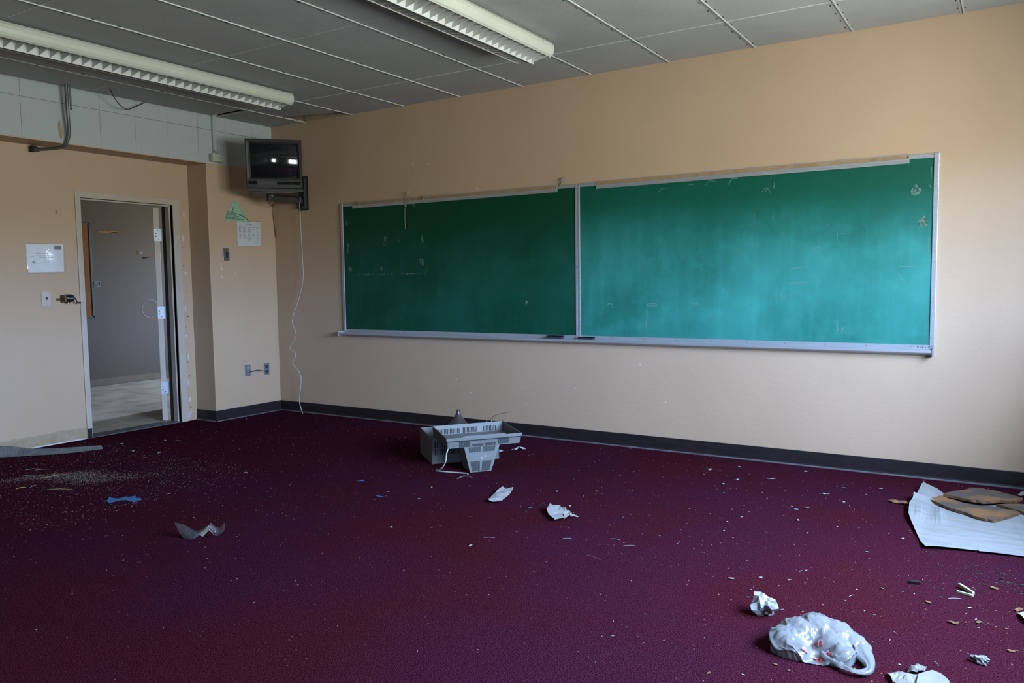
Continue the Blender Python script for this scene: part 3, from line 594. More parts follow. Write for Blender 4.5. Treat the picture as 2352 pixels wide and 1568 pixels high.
# ------------------------------------------------------------------ television on its wall mount
mt = thing('television_mount', (0.43, 0, 1.97), 'black steel wall bracket with arm under the television', 'bracket')
MB().box(0.352, 0.486, -0.006, 0, 1.972, 2.30).build('wall_plate', 'mount_metal', mt, bevel=0.002)
MB().box(0.352, 0.366, -0.034, -0.005, 1.99, 2.28).box(0.452, 0.466, -0.034, -0.005, 1.99, 2.28).build('plate_flange', 'mount_metal', mt, bevel=0.002)
MB().box(0.392, 0.438, -0.44, -0.006, 2.035, 2.078).build('arm', 'mount_metal', mt, bevel=0.004)
MB().cyl((0.415,-0.40,2.070),(0,0,1),0.045,0.022,20).build('swivel', 'mount_metal', mt, bevel=0.002)
MB().cyl((0.415,-0.008,2.00),(0,-1,0),0.007,0.006,8).build('bolt', 'screw', mt)
fn = Vector((0.738,-0.675,0)).normalized(); fu = Vector((-fn.y, fn.x, 0)); fz = Vector((0,0,1))
tilt = math.radians(7.0)
fn2 = (fn*math.cos(tilt)-fz*math.sin(tilt)).normalized(); fz2 = fu.cross(fn2)*-1
if fz2.z < 0: fz2 = -fz2
TC = Vector((0.615,-0.527,2.098))     # bottom centre of the front face
MB().obox(TC-fn*0.26+Vector((0,0,-0.008)),fu,fn,fz,(-0.20,0.20),(-0.17,0.20),(-0.002,0.006)).build('shelf_plate', 'mount_metal', mt, bevel=0.001)
tv = thing('television', TC-fn*0.2, 'dark grey tube television on a wall bracket in the corner', 'television')
def tvb(a, b_, c, nm, m_, par=tv, bev=0.004, **k):   # a across, b toward viewer (0 = front), c up
    return MB().obox(TC, fu, fn2, fz2, a, b_, c).build(nm, m_, par, bevel=bev, **k)
HWD, HT = 0.241, 0.455
def tvp(a, d_, c): return TC+fu*a+fn2*d_+fz2*c
# cabinet: full front box then a back that tapers
g = MB()
secs = [(-0.02,HWD,0.004,HT),(-0.12,HWD-0.004,0.004,HT-0.004),(-0.24,HWD-0.05,0.004,HT-0.06),(-0.40,0.12,0.02,0.30)]
vs = []
for d_, hw, z0, z1 in secs: vs += [tvp(-hw,d_,z0),tvp(hw,d_,z0),tvp(hw,d_,z1),tvp(-hw,d_,z1)]
g.add(vs, [(4*i+j,4*i+(j+1)%4,4*i+4+(j+1)%4,4*i+4+j) for i in range(3) for j in range(4)]+[(15,14,13,12)]).build('cabinet', 'tv_plastic', tv, bevel=0.006)
# bezel ring with a chamfer towards the tube
SX, SZ0, SZ1 = 0.203, 0.118, 0.415
ring = lambda hx_, z0, z1, d_, dx=0: [tvp(-hx_+dx,d_,z0),tvp(hx_+dx,d_,z0),tvp(hx_+dx,d_,z1),tvp(-hx_+dx,d_,z1)]
rings = [ring(HWD,0.002,HT,-0.02), ring(HWD,0.002,HT,-0.006), ring(HWD-0.008,0.010,HT-0.022,0.004), ring(SX+0.014,SZ0-0.012,SZ1+0.010,0.0), ring(SX+0.010,SZ0-0.008,SZ1+0.006,-0.022), ring(SX,SZ0,SZ1,-0.028), ring(SX,SZ0,SZ1,-0.053)]
vs = [p for r_ in rings for p in r_]
MB().add(vs, [(4*i+j,4*i+(j+1)%4,4*i+4+(j+1)%4,4*i+4+j) for i in range(len(rings)-1) for j in range(4)]).build('bezel', 'tv_plastic', tv)
# bulging tube face
g = MB(); NU, NV = 24, 18; vs = []
for j in range(NV+1):
    for i in range(NU+1):
        a, c = -1+2*i/NU, -1+2*j/NV
        vs.append(tvp(a*(SX-0.001)*(1-0.012*c*c), -0.050+0.046*(1-0.5*a*a-0.5*c*c), (SZ0+SZ1)/2+c*(SZ1-SZ0)/2*(1-0.012*a*a)))
g.add(vs, [(j*(NU+1)+i,j*(NU+1)+i+1,(j+1)*(NU+1)+i+1,(j+1)*(NU+1)+i) for j in range(NV) for i in range(NU)]).build('screen', 'tv_screen', tv, smooth=True)
tvb((-SX-0.014,SX+0.014),(-0.056,-0.0525),(SZ0-0.012,SZ1+0.012),'tube_surround','tv_dark',bev=0)
pn = tvb((-HWD+0.012,HWD-0.010),(0.002,0.006),(0.052,0.094),'control_panel','tv_plastic',bev=0.002)
tvb((-HWD+0.018,-HWD+0.088),(0.0045,0.0072),(0.058,0.088),'speaker_grille','tv_dark',pn,0.001)
tvb((0.02,0.14),(0.0045,0.0072),(0.060,0.086),'control_door','tv_dark',pn,0.001)
tvb((0.145,HWD-0.016),(0.0045,0.0072),(0.060,0.086),'button_strip','tv_dark',pn,0.001)
tvb((-HWD+0.004,HWD-0.004),(0.003,0.010),(0.095,0.104),'trim_ridge','tv_plastic',bev=0.002)
tvb((-HWD+0.004,HWD-0.004),(0.003,0.009),(0.036,0.046),'trim_ridge','tv_plastic',bev=0.002)
tvb((-HWD+0.002,HWD-0.002),(0.002,0.007),(0.024,0.031),'shadow_gap','tv_dark',bev=0)
tvb((-HWD-0.002,HWD+0.004),(-0.10,0.008),(-0.002,0.020),'base_lip','tv_plastic',bev=0.003)
# cables below the television
P = smooth_path([(0.450,-0.075,2.095),(0.449,-0.078,2.05),(0.444,-0.078,2.02),(0.446,-0.078,1.94),(0.452,-0.08,1.72),(0.458,-0.08,1.50),(0.458,-0.08,1.32),(0.405,-0.09,1.13),(0.322,-0.10,0.95),(0.318,-0.10,0.87),(0.356,-0.10,0.80),(0.345,-0.10,0.74),(0.268,-0.10,0.645),(0.335,-0.10,0.60),(0.338,-0.10,0.555),(0.300,-0.10,0.49),(0.372,-0.09,0.41),(0.388,-0.085,0.33),(0.355,-0.08,0.16),(0.352,-0.078,0.10),(0.385,-0.082,0.02),(0.415,-0.10,0.0045)],7)
cbw = thing('white_cable', (0.40,-0.09,0), 'white cable dangling in waves from the television to the floor', 'cable')
MB().tube(P, 0.0042, 8).build('cord', 'cable_white', cbw, smooth=True)
MB().cyl(P[-1],(0.5,-0.8,0.0),0.0035,0.014,8).build('tip', 'brass', cbw)
P = smooth_path([(0.020,-0.030,2.06),(0.016,-0.030,1.98),(0.012,-0.022,1.90),(0.006,-0.006,1.80),(0.012,-0.008,1.74)],6)
P2 = smooth_path([(0.385,-0.40,2.064),(0.25,-0.28,2.03),(0.10,-0.11,2.02),(0.020,-0.030,2.06)],4)
MB().tube(P2+P[1:], 0.0032, 6).build('thin_cable', 'cable_brown', base=(0.01,-0.01,1.74), smooth=True, label='short thin brown cable hanging in the wall corner behind the television', cat='cable')

# conduit, junction box, loose wire
cn = thing('conduit_pipe', (0.03,-2.05,2.30), 'grey steel conduit bent from the ceiling under the soffit', 'conduit')
P = smooth_path([(0.085,-2.065,2.83),(0.080,-2.062,2.74),(0.065,-2.052,2.60),(0.050,-2.042,2.47),(0.032,-2.045,2.40),(0.000,-2.062,2.352),(-0.05,-2.085,2.340),(-0.12,-2.12,2.336),(-0.205,-2.150,2.336)],6)
MB().tube(P, 0.0125, 12).build('pipe', 'conduit', cn, smooth=True)
MB().tube([p+Vector((0.0,0.028,0)) for p in P[:12]], 0.006, 8).build('thin_conduit', 'conduit', cn, smooth=True)
MB().cyl((-0.200,-2.149,2.336),(-0.92,-0.38,0),0.019,0.03,12).build('coupling', 'conduit', cn, bevel=0.002)
MB().box(-0.255,-0.222,-2.188,-2.150,2.318,2.366).build('end_box', 'slot_dark', cn, bevel=0.003)
P = smooth_path([(0.222,-1.796,2.81),(0.205,-1.765,2.765),(0.175,-1.70,2.715),(0.12,-1.60,2.695),(0.05,-1.49,2.74),(0.012,-1.385,2.795),(0.006,-1.365,2.806)],7)
MB().tube(P, 0.0035, 6).build('loose_wire', 'wire_black', base=(0.10,-1.58,2.69), smooth=True, label='black wire looping down from the ceiling before the soffit', cat='wire')
jb = thing('junction_box', (0.02,-0.67,2.385), 'beige surface junction box with white pipe on the soffit', 'junction box')
MB().box(0.002,0.058,-0.745,-0.612,2.392,2.462).build('box_body', 'beige_plastic', jb, bevel=0.004)
MB().cyl((0.0575,-0.655,2.428),(1,0,0),0.006,0.002,10).build('cover_screw', 'slot_dark', jb)
MB().box(0.002,0.026,-0.706,-0.672,2.462,2.81).build('raceway', 'raceway', jb, bevel=0.003)
MB().tube(smooth_path([(0.03,-0.706,2.505),(0.034,-0.695,2.475),(0.034,-0.675,2.470),(0.03,-0.668,2.50)],5),0.002,6).build('wire_tail', 'wire_black', jb)

# papers, switches and outlets on the pier and door wall
gp = thing('green_notice', (0.0,-0.46,1.865), 'green printed paper folded over into a triangle on the wall', 'paper')
MB().poly([(0.004,y,z) for y,z in [(-0.485,2.062),(-0.515,2.02),(-0.565,1.945),(-0.590,1.905),(-0.598,1.872),(-0.46,1.868),(-0.33,1.858),(-0.455,2.062)]], (1,0,0), 0.0012).build('sheet', 'paper_green', gp)
g = MB()
A = [(0.006,-0.470,2.060),(0.014,-0.495,2.00),(0.030,-0.528,1.945),(0.036,-0.43,1.925),(0.024,-0.345,1.888),(0.008,-0.325,1.862),(0.006,-0.455,2.062)]
g.add(A+[(x+0.001,y,z) for x,y,z in A], [tuple(range(7)),tuple(range(7,14))[::-1]]+[(i,(i+1)%7,7+(i+1)%7,7+i) for i in range(7)]).build('folded_flap', 'paper_green', gp)
g = MB()
for i, (ya, yb) in enumerate([(-0.562,-0.515),(-0.570,-0.500),(-0.578,-0.468),(-0.584,-0.440),(-0.588,-0.412),(-0.590,-0.385)]):
    y = ya; z = 1.950-i*0.0125
    while y < yb:
        l_ = random.uniform(0.010,0.022); g.box(0.0054,0.0058,y,min(y+l_,yb),z-0.003,z+0.003); y += l_+0.004
g.build('printed_lines', 'ink', gp)
wp_ = thing('schedule_sheet', (0.0,-0.32,1.635), 'white printed schedule in a clear sleeve below the green paper', 'paper')
yz = lambda a,c: (-0.462+0.280*a+0.012*(1-c)*0, 1.636+0.232*c+0.006*a)
MB().poly([(0.001,*yz(a,c)) for a,c in [(0,0),(1,0),(1,1),(0,1)]], (1,0,0), 0.002).build('sheet', 'notice_paper', wp_)
MB().poly([(0.0038,*yz(a,c)) for a,c in [(-0.02,-0.02),(1.02,-0.02),(1.02,1.05),(-0.02,1.05)]], (1,0,0), 0.0005).build('sleeve', 'clear_film', wp_)
g = MB(); g2 = MB()
def bar(gg, a0, a1, c, h=0.010):
    p, q = yz(a0,c), yz(a1,c); gg.box(0.0031,0.0034,p[0],q[0],p[1]-h*0.116,p[1]+h*0.116)
bar(g,0.38,0.62,0.90,0.035); bar(g,0.22,0.78,0.855,0.015); bar(g,0.08,0.95,0.78,0.018)
for c in [0.74,0.70,0.66,0.62,0.58,0.53,0.48,0.43,0.38,0.33,0.28,0.23]:
    if c > 0.3: bar(g2,0.08,0.08+random.uniform(0.06,0.10),c,0.018)
    if c > 0.3: bar(g,0.24,0.24+random.uniform(0.08,0.16),c,0.020)
    bar(g,0.44,0.44+random.uniform(0.08,0.16),c,0.020)
    if c > 0.3 and random.random() < 0.75: bar(g,0.64,0.64+random.uniform(0.06,0.12),c,0.018)
    if c > 0.3 and random.random() < 0.5: bar(g,0.82,0.82+random.uniform(0.06,0.12),c,0.014)
g.build('printed_text', 'ink_grey', wp_); g2.build('red_text', 'ink_red', wp_)
for a in (0.02,0.28,0.86): MB().cyl((0.004,*yz(a,1.03)),(1,0,0),0.004,0.006,8).build('pin', 'screw', wp_)

def plate(name, x, y0, y1, z0, z1, m_, label, cat, group=None):
    t = thing(name, (x,(y0+y1)/2,z0), label, cat, group)
    MB().box(x, x+0.006, y0, y1, z0, z1).build('cover_plate', m_, t, bevel=0.003)
    for z in (z0+0.012, z1-0.012): MB().cyl((x+0.0055,(y0+y1)/2,z),(1,0,0),0.0035,0.0015,8).build('plate_screw', 'screw', t)
    return t
t = plate('light_switch', 0, -0.634, -0.562, 1.492, 1.608, 'plate_steel', 'steel plate with a black switch on the pier below the papers', 'switch')
MB().box(0.0055, 0.014, -0.612, -0.584, 1.524, 1.572).build('rocker', 'black_plastic', t, bevel=0.002)
t = plate('cable_outlet', 0, -0.433, -0.368, 0.385, 0.497, 'plate_grey', 'grey outlet plate with a brown cable stub poking out', 'outlet')
MB().cyl((0.005,-0.400,0.468),(1,0,0),0.014,0.004,14).build('white_socket', 'tissue', t)
MB().cyl((0.005,-0.400,0.425),(1,0,0),0.013,0.008,14).build('jack_rim', 'screw', t)
MB().tube(smooth_path([(0.006,-0.400,0.425),(0.04,-0.37,0.432),(0.07,-0.34,0.442),(0.09,-0.305,0.435),(0.10,-0.275,0.425)],5),0.0042,8).build('cable_stub', 'cable_brown', t, smooth=True)
t = plate('power_outlet', 0, -0.204, -0.138, 0.377, 0.489, 'plate_grey', 'grey duplex power outlet next to the wall corner', 'outlet')
for z in (0.407, 0.458):
    s_ = MB().cyl((0.005,-0.171,z),(1,0,0),0.017,0.004,16).build('socket', 'black_plastic', t)
    MB().box(0.0088,0.0096,-0.178,-0.175,z-0.006,z+0.006).box(0.0088,0.0096,-0.167,-0.164,z-0.006,z+0.006).build('slot', 'plate_grey', s_)
t = plate('light_switch', D, -2.152, -2.080, 1.116, 1.238, 'switch_ivory', 'ivory light switch with a dark toggle beside the doorway', 'switch')
MB().box(D+0.0055, D+0.020, -2.121, -2.111, 1.168, 1.190).build('toggle', 'black_plastic', t, bevel=0.002)
# sheet in a plastic sleeve
t = thing('sleeved_notice', (D,-2.10,1.375), 'pale notice in a shiny plastic sleeve left of the door', 'paper')
MB().poly([(D+0.001,y,z) for y,z in [(-2.238,1.386),(-1.962,1.392),(-1.956,1.612),(-2.246,1.602)]], (1,0,0), 0.0015).build('sheet', 'notice_paper', t)
g = MB(); NU, NV = 28, 22; vs = []
for j in range(NV+1):
    for i in range(NU+1):
        a, c = i/NU, j/NV; y = -2.254+0.305*a+0.010*(1-c); z = 1.376+0.240*c+0.010*a*(1-c)
        d_ = 0.004+0.016*math.exp(-((a-0.72-0.22*(c-0.5)*-1)/0.16)**2)*math.sin(math.pi*min(1,max(0,c)))+0.003*abs(noise.noise((a*7,c*3,1.3)))
        if i in (0,NU) or j in (0,NV): d_ = 0.003
        vs.append((D+d_,y,z))
g.add(vs, [(j*(NU+1)+i,j*(NU+1)+i+1,(j+1)*(NU+1)+i+1,(j+1)*(NU+1)+i) for j in range(NV) for i in range(NU)]).build('sleeve', 'clear_film', t, smooth=True)
g = MB()
for i in range(17): g.cyl((D+0.003,-2.232+i*0.0163,1.378),(1,0,0),0.0035,0.0015,8)
for i in range(6): g.cyl((D+0.003,-2.250+i*0.0012,1.598-i*0.027),(1,0,0),0.0035,0.0015,8)
g.build('sleeve_holes', 'tissue', t, kind='stuff')
g = MB()
for z, a0, a1 in [(1.536,-2.18,-2.05),(1.518,-2.17,-2.06),(1.508,-2.215,-2.19),(1.506,-2.155,-2.04),(1.476,-2.115,-2.10),(1.476,-2.09,-2.075),(1.462,-2.115,-2.10),(1.462,-2.095,-2.075)]: g.box(D+0.0026,D+0.0029,a0,a1,z-0.0012,z+0.0012)
g.build('printed_lines', 'ink_grey', t)
MB().box(D+0.0026,D+0.003,-2.205,-2.183,1.455,1.472).build('printed_logo', 'masking_tape', t)
MB().box(D+0.0026,D+0.0032,-2.030,-1.975,1.570,1.600).build('dark_corner', 'plate_grey', t)
# pencil sharpener
t = thing('pencil_sharpener', (D,-1.95,1.14), 'black hand-cranked pencil sharpener on the wall by the door', 'pencil sharpener')
MB().box(D, D+0.010, -2.040, -1.985, 1.160, 1.178).build('mount_plate', 'brass', t, bevel=0.002)
MB().box(D, D+0.07, -2.004, -1.985, 1.145, 1.203).build('bracket', 'brass', t, bevel=0.003)
MB().lathe((D+0.042,-1.988,1.176),(0,1,0),[(0.0,0.0),(0.030,0.0),(0.032,0.012),(0.032,0.048),(0.026,0.066),(0.012,0.072),(0.0,0.072)],22).build('barrel', 'black_plastic', t, smooth=False, bevel=0.002)
MB().box(D+0.0735, D+0.0745, -1.970, -1.935, 1.170, 1.180).build('label_plate', 'plate_grey', t)
MB().cyl((D+0.03,-1.958,1.152),(0,0,-1),0.014,0.016,12).build('shavings_knob', 'brass', t)
MB().tube([(D+0.042,-1.916,1.176),(D+0.042,-1.904,1.176),(D+0.046,-1.902,1.165),(D+0.056,-1.899,1.140)],0.0048,8).build('crank_arm', 'black_plastic', t)
MB().tube([(D+0.056,-1.902,1.140),(D+0.056,-1.870,1.138)],[0.0065,0.0080],10).build('crank_knob', 'black_plastic', t, bevel=0.001)

# ------------------------------------------------------------------ fluorescent fixtures with louvres
def fixture(xc, y0, y1, label):
    t = thing('fluorescent_fixture', (xc,(y0+y1)/2,H), label, 'light fixture', 'fluorescent ceiling fixtures')
    zt = H-0.011; hw = 0.155
    for s_, nm in ((1,'side_panel'),(-1,'side_panel')):
        outer = [(0.118,0.0),(0.140,-0.008),(0.152,-0.026),(0.156,-0.048),(0.152,-0.070),(0.142,-0.087),(0.128,-0.097)]
        inner = [(0.123,-0.093),(0.136,-0.082),(0.145,-0.068),(0.149,-0.048),(0.145,-0.028),(0.134,-0.012),(0.116,-0.006)]
        MB().prism([(xc+s_*a, zt+b_) for a,b_ in outer+inner], 'y', y0+0.012, y1-0.012).build(nm, 'fixture', t, smooth=False)
        cap = outer+[(0.112,-0.116),(0.0,-0.116),(0.0,0.0)]
        MB().prism([(xc+s_*a*1.012, zt+b_) for a,b_ in outer+[(0.120,-0.100),(0.112,-0.088),(0.116,-0.02)]], 'y', y1-0.012, y1).build('end_cap', 'fixture', t)
    MB().box(xc-0.118, xc+0.118, y0, y1, zt-0.006, zt).build('back_pan', 'louver', t)
    MB().box(xc-0.120, xc+0.120, y1-0.010, y1-0.004, zt-0.075, zt).build('end_plate', 'louver', t)
    MB().prism([(xc-0.020,zt-0.045),(xc+0.020,zt-0.045),(xc+0.0025,zt-0.122),(xc-0.0025,zt-0.122)], 'y', y0+0.01, y1-0.004).build('centre_spine', 'louver', t)
    bl = None; y = y1-0.03
    while y > y0+0.03:
        if bl is None:
            q = MB()
            for s_ in (-1,1): q.prism([(xc+s_*0.003,zt-0.120),(xc+s_*0.128,zt-0.095),(xc+s_*0.128,zt-0.050),(xc+s_*0.018,zt-0.050)], 'y', y-0.0012, y+0.0012)
            bl = q.build('louver_blade', 'louver', t, base=(xc,y,zt-0.08))
        else: share(bl, 'louver_blade', (xc,y,zt-0.08), t)
        y -= 0.067
    for s_ in (-1,1): MB().tube([(xc+s_*0.065,y0+0.05,zt-0.030),(xc+s_*0.065,y1-0.05,zt-0.030)],0.016,12).build('lamp_tube', 'tube_glass', t, smooth=True)
    return t
fixture(1.165, -4.59, -0.925, 'unlit cream fluorescent ceiling fixture nearest the corner television')
fixture(3.548, -4.59, -0.925, 'unlit cream fluorescent ceiling fixture above the chalkboard middle')

# ------------------------------------------------------------------ broken television shells on the floor
def fr(o, u, v, w_):
    o, u, v, w_ = Vector(o), Vector(u).normalized(), Vector(v).normalized(), Vector(w_).normalized()
    return lambda a, b_, c: o+u*a+v*b_+w_*c
def fbox(F, a, b_, c):
    P = [F(a[i], b_[j], c[k]) for k in (0,1) for j in (0,1) for i in (0,1)]
    return P, [(0,2,3,1),(4,5,7,6),(0,1,5,4),(1,3,7,5),(3,2,6,7),(2,0,4,6)]
ua = Vector((0.64,0.768,0)); wa = Vector((-0.768,0.64,0))
A = fr((2.848,-1.191,0.0), ua, wa, (0,0,1)); AL, AD, AH = 0.49, 0.40, 0.184
sa = thing('television_carcass', (2.84,-0.88,0), 'grey television carcass lying face down with brown picture tube neck', 'television carcass')
MB().add(*fbox(A,(0,AL),(0,0.006),(0,AH))).build('front_wall', 'shell_dirty', sa, bevel=0.002)
MB().add(*fbox(A,(0,AL),(AD-0.006,AD),(0,AH+0.006))).build('back_wall', 'shell_grey', sa, bevel=0.002)
# left wall with its curved upper edge
pr = [(0,0),(AD,0),(AD,AH+0.006),(AD*0.6,AH+0.004),(AD*0.3,AH-0.004),(AD*0.12,AH-0.012),(0,AH)]
for a0 in (0.0, AL-0.006):
    MB().add([A(a0,b_,c) for b_,c in pr]+[A(a0+0.006,b_,c) for b_,c in pr], [tuple(range(7))[::-1],tuple(range(7,14))]+[(i,(i+1)%7,7+(i+1)%7,7+i) for i in range(7)]).build('side_wall', 'shell_dirty', sa)
MB().add(*fbox(A,(0.006,AL-0.006),(0.006,AD-0.006),(0.004,0.012))).build('front_bezel', 'vent_dark', sa)
g = MB()
for c0, c1 in ((0.112,0.158),(0.062,0.104)):
    for i in range(26): g.add(*fbox(A,(0.022+i*0.0165,0.030+i*0.0165),(-0.0006,0.001),(c0,c1)))
g.build('vent_slots', 'vent_dark', sa, kind='stuff')
for a in (0.065,0.235,0.42): MB().lathe(A(a,0.0,0.036),-wa,[(0.012,0.0),(0.014,0.002),(0.018,0.002),(0.020,0.0)],20).build('screw_boss', 'shell_dirty', sa)
MB().add(*fbox(A,(0.0,AL),(-0.003,0.002),(0.012,0.017))).build('rib', 'shell_dirty', sa)
MB().add(*fbox(A,(0.016,0.075),(-0.002,0.002),(0.164,0.178))).build('clip_tab', 'shell_dirty', sa, bevel=0.001)
tc_ = A(0.245,0.20,0)
MB().lathe((tc_.x,tc_.y,0),(0,0,1),[(0.185,0.014),(0.185,0.11),(0.150,0.165),(0.112,0.200),(0.080,0.223),(0.056,0.248),(0.036,0.276),(0.022,0.298),(0.015,0.315),(0.0125,0.328),(0.0135,0.337),(0.008,0.334),(0.0,0.325)],32).build('picture_tube', 'crt_funnel', sa, smooth=True)
MB().tube(smooth_path([(3.02,-0.80,0.15),(3.065,-0.80,0.257),(3.127,-0.80,0.309),(3.19,-0.80,0.327),(3.256,-0.80,0.345)],6),0.0016,5).build('springy_wire', 'wire_black', sa)
MB().tube(smooth_path([(2.99,-0.72,0.12),(3.00,-0.74,0.235),(3.05,-0.75,0.262),(3.08,-0.77,0.22),(3.09,-0.80,0.14)],6),0.002,5).build('loose_lead', 'cable_white', sa)
MB().lathe(A(0.40,0.30,0.13),wa,[(0.0,0),(0.05,0),(0.055,0.02),(0.04,0.05),(0.0,0.055)],16).build('speaker_cone', 'vent_dark', sa)

ub = Vector((0.62,0.785,0)).normalized(); vb = Vector((-ub.y,ub.x,0)).normalized()*math.cos(0.05)+Vector((0,0,math.sin(0.05))); wb_ = ub.cross(vb)
B = fr((3.13,-1.38,0.1725), ub, vb, wb_); BLn, BD, BH = 0.505, 0.37, 0.070
sb = thing('television_back_cover', (3.30,-1.20,0), 'upturned grey television back cover with vents standing on its narrow neck', 'television cover')
fl = 0.010
def twall(p, q, nm, m_):   # wall between two lines of (a,b,c) corners, 5 mm thick
    MB().add([B(*x) for x in p+q], [(0,1,2,3),(7,6,5,4),(0,4,5,1),(1,5,6,2),(2,6,7,3),(3,7,4,0)]).build(nm, m_, sb)
twall([(0,0,0),(BLn,0,0),(BLn+fl,-fl,BH),(-fl,-fl,BH)],[(0,.005,0),(BLn,.005,0),(BLn+fl,.005-fl,BH),(-fl,.005-fl,BH)],'front_wall','shell_grey')
twall([(0,BD,0),(BLn,BD,0),(BLn+fl,BD+fl,BH),(-fl,BD+fl,BH)],[(0,BD-.005,0),(BLn,BD-.005,0),(BLn+fl,BD+fl-.005,BH),(-fl,BD+fl-.005,BH)],'back_wall','shell_grey')
twall([(0,0,0),(0,BD,0),(-fl,BD+fl,BH),(-fl,-fl,BH)],[(.005,0,0),(.005,BD,0),(.005-fl,BD+fl,BH),(.005-fl,-fl,BH)],'side_wall','shell_dirty')
twall([(BLn,0,0),(BLn,BD,0),(BLn+fl,BD+fl,BH),(BLn+fl,-fl,BH)],[(BLn-.005,0,0),(BLn-.005,BD,0),(BLn+fl-.005,BD+fl,BH),(BLn+fl-.005,-fl,BH)],'side_wall','shell_dirty')
g = MB()
for a, b_, c in (((0.0,0.112),(0,BD),(0,0.005)),((0.36,BLn),(0,BD),(0,0.005)),((0.112,0.36),(0.20,BD),(0,0.005))): g.add(*fbox(B,a,b_,c))
g.build('tray_floor', 'shell_grey', sb)
MB().add(*fbox(B,(-fl-0.003,BLn+fl+0.003),(-fl-0.004,-fl+0.003),(BH-0.020,BH+0.001))).build('front_lip', 'shell_grey', sb, bevel=0.002)
MB().add(*fbox(B,(0.10,0.40),(-fl-0.002,-fl+0.004),(BH+0.001,BH+0.009))).build('lip_tab', 'shell_grey', sb, bevel=0.001)
MB().add(*fbox(B,(-fl-0.002,BLn+fl+0.002),(-fl-0.0026,-fl+0.004),(BH-0.0245,BH-0.0205))).build('lip_groove', 'vent_dark', sb)
# neck: tapered hollow box below the tray, resting on the carpet
def nk(a, b_, z): p = B(a,b_,0); return Vector((p.x,p.y,z if z is not None else p.z))
top = [nk(0.112,0.0,None),nk(0.360,0.0,None),nk(0.360,0.20,None),nk(0.112,0.20,None)]; bot = [nk(0.150,0.0,0.001),nk(0.298,0.0,0.001),nk(0.298,0.155,0.001),nk(0.150,0.155,0.001)]
MB().add(top+bot, [(0,1,5,4),(1,2,6,5),(2,3,7,6),(3,0,4,7),(4,5,6,7)]).build('neck', 'shell_grey', sb)
def ns(s, t, d_=0.0014):  # point on the neck's front: s across 0..1, t from bottom 0 to top 1
    p = (bot[0].lerp(bot[1],s)).lerp(top[0].lerp(top[1],s),t); return p-Vector((vb.x,vb.y,0)).normalized()*d_
g = MB()
def slots(f, s0, s1, t0, t1, n_):
    for i in range(n_):
        a = s0+(s1-s0)*i/n_; c = a+(s1-s0)/n_*0.5; P = [f(a,t0),f(c,t0),f(c,t1),f(a,t1)]
        g.add(P+[p+Vector((vb.x,vb.y,0)).normalized()*0.004 for p in P], [(0,1,2,3),(7,6,5,4),(0,4,5,1),(1,5,6,2),(2,6,7,3),(3,7,4,0)])
slots(ns,0.10,0.46,0.03,0.42,13); slots(ns,0.54,0.90,0.03,0.42,13); slots(ns,0.12,0.47,0.78,0.985,14); slots(ns,0.53,0.90,0.78,0.985,14)
ft = lambda s, t: B(s, -fl*t*1.0-0.0014, BH*t)
slots(ft,0.078,0.155,0.02,0.62,13); slots(ft,0.170,0.248,0.02,0.28,13); slots(ft,0.258,0.336,0.02,0.30,13); slots(ft,0.350,0.425,0.10,0.66,13)
g.build('vent_slots', 'vent_dark', sb, kind='stuff')
g = MB(); bt_ = lambda s, t: B(s, BD+fl*t-0.0062, BH*t)
slots(bt_,0.02,0.19,0.12,0.62,16); slots(bt_,0.21,0.32,0.12,0.66,11); slots(bt_,0.36,0.46,0.12,0.66,9)
g.build('inner_vents', 'vent_dark', sb, kind='stuff')
for s, t in ((0.62,0.60),(0.50,0.545),(0.52,0.50)):
    p = ns(s,t,0.002); MB().poly([p+ub*a+Vector((0,0,c)) for a,c in [(-.008,-.002),(-.002,.005),(.006,.004),(.009,-.001),(.002,-.005)]], (0.7,-0.7,0), 0.001).build('paint_fleck', 'tissue', sb)
P = smooth_path([(3.128,-1.372,0.175),(3.125,-1.388,0.14),(3.118,-1.39,0.09),(3.09,-1.385,0.05),(3.055,-1.375,0.025),(3.005,-1.352,0.008),(3.03,-1.345,0.006),(3.10,-1.335,0.006),(3.19,-1.318,0.007),(3.225,-1.312,0.006),(3.243,-1.318,0.005),(3.252,-1.328,0.005)],6)
pc = MB().tube(P,0.0046,8).build('power_cord', 'cable_white', sb, smooth=True)
MB().tube([P[-1],P[-1]+Vector((0.012,-0.004,0.002))],0.002,5).tube([P[-1],P[-1]+Vector((0.008,-0.012,0.0))],0.002,5).build('bare_strands', 'foil', pc)

